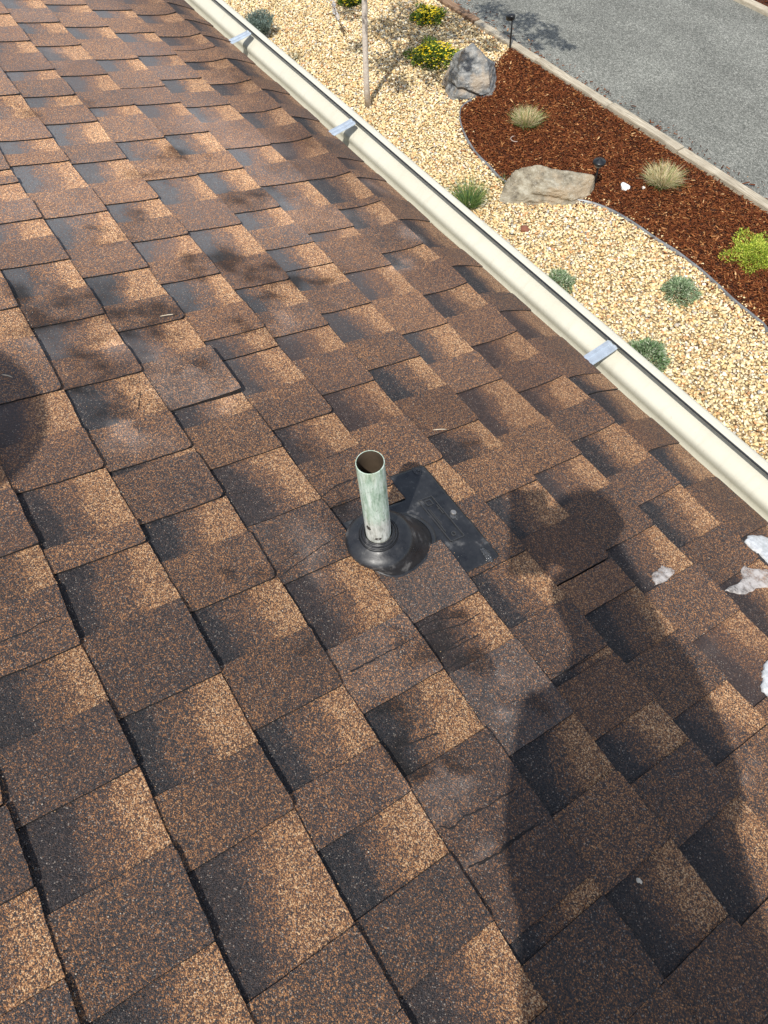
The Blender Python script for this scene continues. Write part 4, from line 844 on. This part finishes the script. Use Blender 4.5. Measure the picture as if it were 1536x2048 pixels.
def plant(name, px, parts, label, cat, group=None, off=(0, 0)):
    g_ = ground(*px); e_ = empty(name, (g_[0] + off[0], g_[1] + off[1], .004), (0, 0, 0), label, cat, group)
    for nm, (V, F, Cc) in parts:
        o = fastmesh(nm, V, F, M_LEAF, e_, False, Cc); o['kind'] = 'stuff'
    return e_
STRAW = [(.62, .50, .30), (.52, .42, .22), (.70, .60, .40)]; GRN = [(.13, .22, .05), (.18, .28, .07), (.28, .36, .12)]; DKG = [(.06, .13, .05), (.10, .19, .08)]
plant('fescue_tuft', (1052, 250), [('dry_blades', blades(900, .12, .12, .004, STRAW, .95, .5, .6, 3, 1)), ('green_blades', blades(420, .15, .12, .0045, GRN, 1.1, .5, .6, 3, 2))], 'pale dry grass tuft with green base nearest the upright boulder', 'grass tuft', 'dry grass tufts in the mulch')
plant('fescue_tuft', (1323, 368), [('dry_blades', blades(1100, .15, .125, .004, STRAW + [(.5, .5, .26)], 1.0, .5, .6, 3, 3)), ('green_blades', blades(260, .18, .12, .0045, GRN, 1.1, .5, .6, 3, 4))], 'pale straw-coloured grass tuft right of the white stone', 'grass tuft', 'dry grass tufts in the mulch')
plant('grass_tuft', (935, 412), [('green_blades', blades(520, .17, .20, .0042, GRN + DKG, .9, .6, .45, 3, 5))], 'loose green grass tuft in gravel beside the middle of the gutter', 'grass tuft')
plant('grass_tuft', (1006, 366), [('green_blades', blades(60, .04, .07, .004, DKG, 1.0, .5, .6, 2, 6))], 'tiny green sprig at the left end of the flat boulder', 'sprig')
BG = [(.20, .29, .15), (.30, .40, .23), (.13, .20, .10), (.46, .52, .37)]
plant('cushion_plant', (1358, 590), [('leaves', mound(2300, .135, .11, .013, BG, 1)), ('stalks', blades(24, .12, .15, .003, [(.6, .55, .42)], .7, .3, .9, 2, 7))], 'round blue-green cushion plant alone on the gravel at right', 'cushion plant', 'green cushion plants on the gravel')
plant('cushion_plant', (1118, 572), [('leaves', mound(1700, .12, .11, .013, BG, 2)), ('stalks', blades(24, .1, .15, .003, [(.6, .55, .42)], .7, .3, .9, 2, 8))], 'small green cushion plant half hidden behind the gutter, middle', 'cushion plant', 'green cushion plants on the gravel')
plant('cushion_plant', (1290, 722), [('leaves', mound(2600, .165, .16, .015, BG + [(.14, .26, .10)], 3)), ('stalks', blades(40, .12, .19, .003, [(.55, .58, .40)], .7, .3, .9, 2, 9))], 'taller green cushion plant rising behind the lowest gutter bracket', 'cushion plant', 'green cushion plants on the gravel')
LIME = [(.46, .52, .06), (.34, .44, .05), (.58, .60, .12), (.20, .32, .04)]
plant('groundcover_plant', (1512, 512), [('leaves', mound(9000, .23, .06, .010, LIME, 4, rag=.5))], 'bright lime green groundcover plant at the right edge in mulch', 'groundcover plant')
YEL = [(.80, .62, .02), (.75, .52, .01), (.85, .72, .05)]; YG = [(.09, .17, .03), (.15, .24, .04), (.22, .28, .04), (.05, .11, .02)]
def flowers(n, R, H, seed, s=.013):
    rs = np.random.RandomState(seed); V, F, Cc = [], [], []
    for i in range(n):
        a = rs.rand() * 6.283; r = math.sqrt(rs.rand()); x, y = R * r * math.cos(a), R * r * math.sin(a); z = H * math.sqrt(max(.05, 1 - r * r * .9)) * (.9 + .25 * rs.rand()); c = YEL[rs.randint(3)]; k = s * (.7 + .6 * rs.rand()); b = len(V)
        V += [(x + k * math.cos(q * 1.0472), y + k * math.sin(q * 1.0472), z + k * .3 * rs.rand()) for q in range(6)]; Cc += [tuple(c) + (1,)] * 6; F += [(b, b + 1, b + 2, b + 3), (b, b + 3, b + 4, b + 5)]
    return np.array(V), np.array(F), np.array(Cc)
plant('flowering_plant', (868, 122), [('foliage', mound(3600, .245, .13, .016, YG, 5, rag=.6)), ('flowers', flowers(210, .245, .13, 1, .010))], 'large yellow flowering plant touching the upright boulder', 'flowering plant', 'yellow flowering plants')
plant('flowering_plant', (856, 42), [('foliage', mound(2400, .17, .11, .016, YG, 6, rag=.6)), ('flowers', flowers(190, .175, .115, 2, .010))], 'smaller yellow flowering plant near the brown timber board', 'flowering plant', 'yellow flowering plants')
plant('flowering_plant', (703, 6), [('foliage', mound(1600, .16, .12, .018, YG, 7)), ('flowers', flowers(90, .16, .13, 3))], 'yellow flowering plant cut off by the top edge beside the trunk', 'flowering plant', 'yellow flowering plants')
BLUE = [(.14, .20, .17), (.22, .29, .26), (.09, .13, .10), (.30, .38, .34)]
def twiggy(n, R, H, seed, cols, leaf=.012):
    """shrub of upright sprigs set with needles"""
    rs = np.random.RandomState(seed); Vs, Fs, Cs_, k = [], [], [], 0
    for i in range(n):
        a = rs.rand() * 6.283; r = math.sqrt(rs.rand()) * .6; b = np.array([R * .35 * r * math.cos(a), R * .35 * r * math.sin(a), 0]); tip = np.array([R * r * 1.6 * math.cos(a), R * r * 1.6 * math.sin(a), H * (1.05 - .45 * r) * (.8 + .3 * rs.rand())])
        m_ = 34; t = (.25 + .75 * rs.rand(m_))[:, None]; P = b + (tip - b) * t; d = rs.randn(m_, 3) * .7 + (tip - b) / np.linalg.norm(tip - b); d /= np.linalg.norm(d, axis=1)[:, None]; u = np.cross(d, rs.randn(m_, 3)); u /= np.linalg.norm(u, axis=1)[:, None]
        V = np.stack([P, P + d * leaf + u * leaf * .18, P + d * leaf * 2.1, P + d * leaf - u * leaf * .18], 1).reshape(-1, 3); F = np.arange(4 * m_).reshape(m_, 4) + k; k += 4 * m_
        c = np.array(cols)[rs.randint(len(cols), size=m_)] * (.6 + .7 * rs.rand(m_, 1)); Vs.append(V); Fs.append(F); Cs_.append(np.repeat(np.concatenate([c, np.ones((m_, 1))], 1), 4, 0))
    return np.concatenate(Vs), np.concatenate(Fs), np.concatenate(Cs_)
plant('dwarf_spruce', (524, 76), [('needles', twiggy(220, .17, .24, 3, BLUE, .014))], 'blue-grey dwarf conifer behind the gutter near the top left', 'shrub')
plant('dry_weed', (590, 122), [('stems', blades(60, .10, .12, .003, [(.20, .17, .10), (.12, .14, .07)], .9, .4, .6, 2, 11))], 'small dry dark weed just beyond the gutter below the conifer', 'weed')
plant('dry_weed', (1432, 706), [('stems', blades(26, .07, .10, .003, [(.20, .10, .05), (.30, .15, .08)], 1.2, .6, .6, 3, 12))], 'dry reddish brown weed on the gravel right of the tallest cushion plant', 'weed')
# pale curled fibre on the mulch
g_ = ground(1030, 284); V, F = tube([(g_[0] + .045 * math.cos(t), g_[1] + .04 * math.sin(t), .03) for t in np.linspace(2.6, 6.0, 12)], .0035, 6); o = pmesh('curled_strip', V, F, simple('pale_fibre', (.45, .36, .30), .7), None, True); meta(o, 'pale curled strip lying on mulch below the upper grass tuft', 'strip')

# ------------------------------------------------------------------ path lights
M_BLK = simple('black_powder_coat', (.012, .013, .015), .35)
def path_light(px, H, label, kind):
    g_ = ground(*px); e_ = empty('path_light', (g_[0], g_[1], .0), (0, 0, 0), label, 'path light', 'black path lights in the mulch')
    V, F = tube([(0, 0, -.02), (.001, 0, H * .5), (0, 0, H - .02)], .0085, 12); pmesh('post', V, F, M_BLK, e_, True)
    n = 28; ring = lambda r, z: [Vector((r * math.cos(2 * math.pi * i / n), r * math.sin(2 * math.pi * i / n), z)) for i in range(n)]
    if kind == 0:
        V, F = ringloft([ring(.045, H - .035), ring(.052, H - .028), ring(.053, H - .012), ring(.046, H - .006), ring(.018, H + .004), ring(.008, H + .014), ring(.001, H + .016)], closed_top=True, closed_bot=True); pmesh('cap', V, F, M_BLK, e_, True)
        V, F = ringloft([ring(.030, H - .055), ring(.030, H - .034)], closed_bot=True); pmesh('lens', V, F, simple('frosted_lens', (.35, .35, .33), .3), e_, True)
    else:
        # hooded head reaching to one side
        V, F = ringloft([[Vector((p.x * 1.25 - .030, p.y, p.z + (p.x + .05) * .22)) for p in ring(r, z)] for r, z in ((.034, H - .050), (.040, H - .044), (.042, H - .012), (.036, H - .002), (.012, H + .004))], closed_top=True, closed_bot=True); pmesh('hood', V, F, M_BLK, e_, True)
        V, F = tube([(0, 0, H - .03), (0, 0, H)], .010, 10); pmesh('socket', V, F, M_BLK, e_, True)
path_light((1019, 101), .315, 'black path light with side-reaching hood, in the upper mulch corner', 1)
path_light((1186, 382), .285, 'black round-capped path light behind the flat boulder', 0)
g_ = ground(1536, 27); V, F = tube([(g_[0], g_[1], 0), (g_[0], g_[1], .16)], .012, 10); o = pmesh('black_stake', V, F, M_BLK, None, True); meta(o, 'black stake in the far mulch at the top right corner', 'stake')

# ------------------------------------------------------------------ glass garden ornaments
def mat_glass():
    t = MT('clear_glass'); t.col((.92, .93, .97)); t.set(Roughness=.08, IOR=1.45); t.b.inputs['Transmission Weight'].default_value = .75; return t.m
M_GL = mat_glass(); M_RUST = simple('rusty_wire', (.13, .075, .045), .7, .3)
def ornament(px, H, label, lean):
    g_ = ground(*px); e_ = empty('glass_ornament', (g_[0], g_[1], 0), (0, 0, 0), label, 'garden ornament', 'glass ornaments on wire stakes')
    top = Vector((lean[0], lean[1], H)); pts = [Vector((0, 0, 0)), Vector((0.01, 0, H * .25)), Vector(top) * .55 + Vector((-.012, 0, 0)), top]; V, F = tube(pts, .005, 8); pmesh('stake', V, F, M_RUST, e_, True)
    V, F = tube([Vector((0, 0, H * .12)), Vector((.05, .02, H * .2)), Vector((.075, .03, H * .30))], .003, 6); pmesh('wire_curl', V, F, M_RUST, e_, True)
    n = 14
    for k, (z, r) in enumerate(((H * .62, .026), (H * .78, .030), (H * .95, .024), (H * 1.10, .018))):
        c = Vector(top) * (z / H) + Vector((.012 * (-1) ** k, 0, 0)); rings_ = []
        for a_, rr in ((-1.5, .04), (-1.0, .7), (-.3, 1.0), (.4, .85), (1.1, .4), (1.8, .05)): rings_.append([Vector((c.x + r * rr * math.cos(2 * math.pi * i / n), c.y + r * rr * math.sin(2 * math.pi * i / n), c.z + r * a_)) for i in range(n)])
        V, F = ringloft(rings_, closed_top=True, closed_bot=True); pmesh('glass_drop', V, F, M_GL, e_, True)
ornament((687, 76), .34, 'wire stake with clear glass drops left of the pale trunk', (-.05, -.06))
ornament((1548, 868), .22, 'glass drop ornament cut off by the right edge above the green lid', (-.04, 0))
# grey box with a green lid at the right edge
g_ = ground(1604, 952); e_ = empty('utility_box', (g_[0], g_[1], 0), (0, 0, 0), 'grey box with green lid cut off by the right edge', 'utility box')
bm = bmesh.new(); addbox(bm, Vector((0, 0, .13)), (.30, .26, .26), None, .008); bmobj('body', bm, simple('grey_plastic', (.20, .20, .205), .5), e_)
bm = bmesh.new(); addbox(bm, Vector((0, 0, .272)), (.315, .275, .022), None, .006); bmobj('lid', bm, simple('green_plastic', (.02, .30, .14), .45), e_)
bm = bmesh.new(); addbox(bm, Vector((0, 0, .288)), (.12, .03, .010), None, .004); bmobj('handle', bm, simple('green_plastic_handle', (.02, .26, .12), .45), e_)

# ------------------------------------------------------------------ young tree: pale trunk in view, crown above the frame
def mat_bark():
    t = MT('pale_bark'); v = t.co(); f = t.noise(v, 35, 5, .6); t.col(t.ramp(f, [(.3, (.40, .35, .30)), (.5, (.60, .54, .48)), (.7, (.70, .65, .58))])); t.set(Roughness=.85); t.bump(f, .5, .004); return t.m
M_BARK = mat_bark(); tg = ground(736, 214)
tree = empty('young_tree', (tg[0], tg[1], 0), (0, 0, 0), 'young tree with slim pale trunk rising from the tan gravel', 'tree')
tp = ground(724, 0); 
trunk_pts = [Vector((0, 0, -.03)), Vector((.003, 0, .25)), Vector((0.012, .012, .6)), Vector((.03, .03, 1.0)), Vector((.06, .05, 1.45)), Vector((.05, .12, 2.0)), Vector((.10, .15, 2.7)), Vector((.12, .2, 3.3))]
V, F = tube(trunk_pts, [.031, .027, .025, .024, .022, .019, .013, .006], 14); pmesh('trunk', V, F, M_BARK, tree, True)
LEAVES_AT = []; TB = Vector((tg[0], tg[1], 0))
spots = [((800, 55), 1.75, .26), ((765, 62), 1.9, .20), ((870, 150), 1.9, .17), ((765, 128), 1.8, .17), ((800, 168), 1.95, .16), ((850, 70), 2.2, .26), ((930, 62), 2.3, .20), ((815, 110), 2.1, .20), ((905, 40), 2.0, .22), ((720, 95), 1.8, .13), ((980, 95), 2.2, .11), ((900, 175), 2.1, .09), ((935, 165), 2.0, .08),
         ((1035, 45), 2.5, .17), ((1060, 38), 2.6, .12), ((1100, 62), 2.5, .14), ((1095, 72), 2.6, .12), ((1120, 88), 2.4, .10), ((1062, 76), 2.3, .08), ((985, 20), 2.4, .20), ((700, 20), 2.1, .22), ((1140, 92), 2.6, .06), ((1075, 92), 2.4, .06), ((1012, 72), 2.4, .07), ((820, 20), 2.5, .22)]
rsl = np.random.RandomState(4); LV, LF, LC, k = [], [], [], 0
for (px, h, rad) in spots:
    c = Vector(ground(*px)) + SUN * (h / SUN.z) - TB; LEAVES_AT.append(c)
    # limb to the clump
    zt = min(max(h - .75, .95), 2.7); base_ = None
    for i in range(len(trunk_pts) - 1):
        if trunk_pts[i].z <= zt <= trunk_pts[i + 1].z: t = (zt - trunk_pts[i].z) / (trunk_pts[i + 1].z - trunk_pts[i].z); base_ = trunk_pts[i].lerp(trunk_pts[i + 1], t)
    midp = base_.lerp(c, .5) + Vector((0, 0, .12)); V, F = tube([base_, base_.lerp(midp, .5) + Vector((0, 0, .04)), midp, midp.lerp(c, .6), c], [.011, .009, .007, .004, .002], 7); pmesh('limb', V, F, M_BARK, tree, True)
    m_ = int(5200 * rad * rad + 30); d = rsl.randn(m_, 3); d /= np.linalg.norm(d, axis=1)[:, None]; P = np.array(c) + d * (rsl.rand(m_, 1) ** .45) * rad * np.array([1.25, 1.0, .8]); nr = rsl.randn(m_, 3) + np.array([0, 0, .8]); nr /= np.linalg.norm(nr, axis=1)[:, None]; t1 = np.cross(nr, rsl.randn(m_, 3)); t1 /= np.linalg.norm(t1, axis=1)[:, None]; t2 = np.cross(nr, t1); s_ = (.028 * (.6 + .8 * rsl.rand(m_)))[:, None]
    LV.append(np.stack([P - t1 * s_, P + t2 * s_ * .5, P + t1 * s_, P - t2 * s_ * .5], 1).reshape(-1, 3)); LF.append(np.arange(4 * m_).reshape(m_, 4) + k); k += 4 * m_
    cc = np.array([(.05, .11, .03), (.08, .15, .04), (.04, .08, .02)])[rsl.randint(3, size=m_)]; LC.append(np.repeat(np.concatenate([cc, np.ones((m_, 1))], 1), 4, 0))
fastmesh('crown', np.concatenate(LV), np.concatenate(LF), M_LEAF, tree, False, np.concatenate(LC))

# ------------------------------------------------------------------ the people on the roof, outside the picture: they cast the shadows
UPW = Vector((0, 0, 1)); SA = UPW.cross(SUN).normalized(); SB = SUN.cross(SA).normalized(); CV = Vector(CAM)
def sv(r, u, d): return CV + SA * r + SB * u + SUN * d
def body(name, J, bones, mat, parent):
    me = bpy.data.meshes.new(name); me.from_pydata([j[0] for j in J], bones, []); o = bpy.data.objects.new(name, me); C.objects.link(o); me.materials.append(mat); o.parent = parent
    md = o.modifiers.new('skin', 'SKIN'); md.use_smooth_shade = True
    for i, j in enumerate(J): v_ = me.skin_vertices[0].data[i]; v_.radius = j[1] if hasattr(j[1], '__len__') else (j[1], j[1]); v_.use_root = (i == 0)
    s = o.modifiers.new('sub', 'SUBSURF'); s.levels = 1; s.render_levels = 2; return o
M_CLOTH = simple('dark_work_clothes', (.05, .06, .09), .9, var=.15, scale=40); M_SKIN = simple('skin', (.42, .25, .17), .55, var=.06, scale=30); M_HAIR = simple('brown_hair', (.05, .03, .02), .7)
M_DENIM = simple('hat_cloth', (.28, .25, .18), .9)
def headparts(c, up, fwd, r, parent, hat=0.0):
    """skull with ears, nose and hair; hat brim radius if any"""
    rgt = fwd.cross(up).normalized(); bm = bmesh.new(); bmesh.ops.create_uvsphere(bm, u_segments=32, v_segments=20, radius=1)
    for v_ in bm.verts:
        p_ = v_.co.copy(); x, y, z = p_.x * .84, p_.y * .98, p_.z * 1.2
        if z < -.2: x *= 1 - .30 * (-z - .2); y *= 1 - .12 * (-z - .2)
        if y > .5: y += .22 * math.exp(-((x / .14) ** 2 + ((z + .12) / .20) ** 2)); y -= .10 * (math.exp(-(((abs(x) - .33) / .16) ** 2 + ((z - .10) / .10) ** 2)))
        if y > .5: y += .05 * math.exp(-((x / .25) ** 2 + ((z + .52) / .07) ** 2))
        x += math.copysign(.16, x) * math.exp(-(((abs(x) - .84) / .12) ** 2 + ((z + .05) / .20) ** 2 + ((y + .05) / .14) ** 2))
        v_.co = c + (rgt * x + fwd * y + up * z) * r
    bmobj('head', bm, M_SKIN, parent, True); bm = bmesh.new(); bmesh.ops.create_uvsphere(bm, u_segments=28, v_segments=16, radius=1)
    for v_ in bm.verts:
        p_ = v_.co.copy(); zz = max(p_.z, .05 - .7 * max(0, -p_.y)) ; v_.co = c + (rgt * p_.x * .90 + fwd * (p_.y * 1.03 - .05) + up * (zz * 1.27)) * r
    bmobj('hair' if not hat else 'cap', bm, M_HAIR if not hat else M_DENIM, parent, True)
    if hat:
        n = 40; V, F = ringloft([[c + (rgt * math.cos(2 * math.pi * i / n) + fwd * math.sin(2 * math.pi * i / n)) * rr + up * zz for i in range(n)] for rr, zz in ((r * .9, r * .35), (hat * .7, r * .28), (hat, r * .12), (hat, r * .16), (hat * .7, r * .33), (r * .9, r * .42))]); pmesh('hat_brim', V, F, M_DENIM, parent, True)
ph_ = empty('person', (0, 0, 0), (0, 0, 0), 'crouching person in dark clothes photographing the roof with a phone', 'person')
P_ = dict(pel=sv(.36, -.84, .36), sp=sv(.315, -.63, .36), ch=sv(.235, -.42, .35), nk=sv(.185, -.165, .34), hd=sv(.115, -.045, .33),
          rs=sv(.290, -.250, .33), re=sv(.350, -.400, .22), rh=sv(.075, -.125, .035), ls=sv(.090, -.345, .36), le=sv(.115, -.47, .28), lh=sv(.24, -.56, .20),
          rk=sv(.52, -.95, .12), rf=sv(.46, -1.36, .28), lk=sv(.26, -1.02, .12), lf=sv(.28, -1.40, .28))
J = [(P_['pel'], (.21, .15)), (P_['sp'], (.17, .13)), (P_['ch'], (.18, .12)), (P_['nk'], .075), (P_['rs'], .075), (P_['re'], .070), (P_['rh'], .030), (P_['ls'], .060), (P_['le'], .046), (P_['lh'], .032),
     (P_['rk'], .070), (P_['rf'], .045), (P_['lk'], .070), (P_['lf'], .045), (P_['hd'], .045)]
body('body', J, [(0, 1), (1, 2), (2, 3), (2, 4), (4, 5), (5, 6), (2, 7), (7, 8), (8, 9), (0, 10), (10, 11), (0, 12), (12, 13), (3, 14)], M_CLOTH, ph_)
headparts(P_['hd'], (P_['hd'] - P_['nk']).normalized() * .5 + UPW * .5, (-SUN * .8 + SA * -.1 + UPW * -.1).normalized(), .082, ph_)
def hand(w_, d, side, parent, L_=.085):
    d = d.normalized(); side = side.normalized(); J = [(w_, (.026, .016)), (w_ + d * .04, (.034, .015))]; B = [(0, 1)]
    for i, (off, ln) in enumerate(((-.027, .062), (-.009, .072), (.009, .068), (.026, .052))):
        a = w_ + d * .075 + side * off; nrm = d.cross(side).normalized(); k_ = len(J); J += [(a, .0095), (a + d * ln * .5 - nrm * .008, .0085), (a + d * ln * .8 - nrm * .026, .0075)]; B += [(1, k_), (k_, k_ + 1), (k_ + 1, k_ + 2)]
    k_ = len(J); a = w_ + d * .02 + side * -.032; J += [(a, .012), (a + d * .03 - side * .022, .010), (a + d * .055 - side * .026, .009)]; B += [(0, k_), (k_, k_ + 1), (k_ + 1, k_ + 2)]
    body('hand', J, B, M_SKIN, parent)
CRT, CUP, CBK = Vector(RW[0]), -Vector(RW[1]), -Vector(RW[2])
hand(P_['rh'] , (CV + CUP * -.03 + CBK * .03 - P_['rh']) + CUP * .04, CRT * -1 + CUP * .2, ph_)
hand(P_['lh'], P_['lh'] - P_['le'], SA, ph_)
for q_ in ('rf', 'lf'):
    bm = bmesh.new(); f_ = P_[q_]; addbox(bm, Vector((f_.x - .03, f_.y + .06, max(f_.z - .03, H0 - (f_.y + .06) / CT * ST + .045))), (.095, .27, .085), Matrix.Rotation(-TH, 3, 'X'), .03); bmobj('boot', bm, M_HAIR, ph_, True)
# the phone held just behind the view point
pe = empty('phone', (0, 0, 0), (0, 0, 0), 'slim phone held up by the crouching person', 'phone')
bm = bmesh.new(); rot = Matrix((CRT, CUP, CBK)).transposed(); addbox(bm, CV + CRT * -.004 + CUP * -.066 + CBK * .012, (.072, .148, .008), rot, .003); bmobj('case', bm, M_BLK, pe)
bm = bmesh.new(); addbox(bm, CV + CRT * -.004 + CUP * -.066 + CBK * .0166, (.066, .140, .0006), rot); bmobj('screen', bm, simple('screen_glass', (.02, .02, .025), .1), pe)
# added second person, unseen; hat brim sized to cast the left shadow
p2 = empty('person', (0, 0, 0), (0, 0, 0), 'added unseen person kneeling in a brimmed hat, casts the left shadow', 'person')
Q = dict(hd=sv(-1.01, -.08, .42), nk=sv(-1.02, -.25, .42), ch=sv(-1.06, -.46, .42), pel=sv(-1.12, -.86, .46), rs=sv(-.93, -.34, .40), ls=sv(-1.22, -.34, .42), re=sv(-.93, -.60, .42), rh=sv(-1.0, -.78, .28), le=sv(-1.26, -.60, .38), lh=sv(-1.2, -.78, .26), rk=sv(-.98, -1.02, .24), rf=sv(-1.05, -1.26, .50), lk=sv(-1.22, -1.02, .20), lf=sv(-1.2, -1.28, .48))
J = [(Q['pel'], (.15, .12)), (Q['ch'], (.15, .11)), (Q['nk'], .055), (Q['rs'], .06), (Q['re'], .045), (Q['rh'], .03), (Q['ls'], .06), (Q['le'], .045), (Q['lh'], .03), (Q['rk'], .07), (Q['rf'], .045), (Q['lk'], .07), (Q['lf'], .045), (Q['hd'], .045)]
body('body', J, [(0, 1), (1, 2), (1, 3), (3, 4), (4, 5), (1, 6), (6, 7), (7, 8), (0, 9), (9, 10), (0, 11), (11, 12), (2, 13)], M_CLOTH, p2)
headparts(Q['hd'], SUN * .75 + UPW * .4, (-SUN * .3 + Vector((-.3, .8, -.2))).normalized(), .085, p2, hat=.235)
hand(Q['rh'], Q['rh'] - Q['re'], SA, p2); hand(Q['lh'], Q['lh'] - Q['le'], SA, p2)
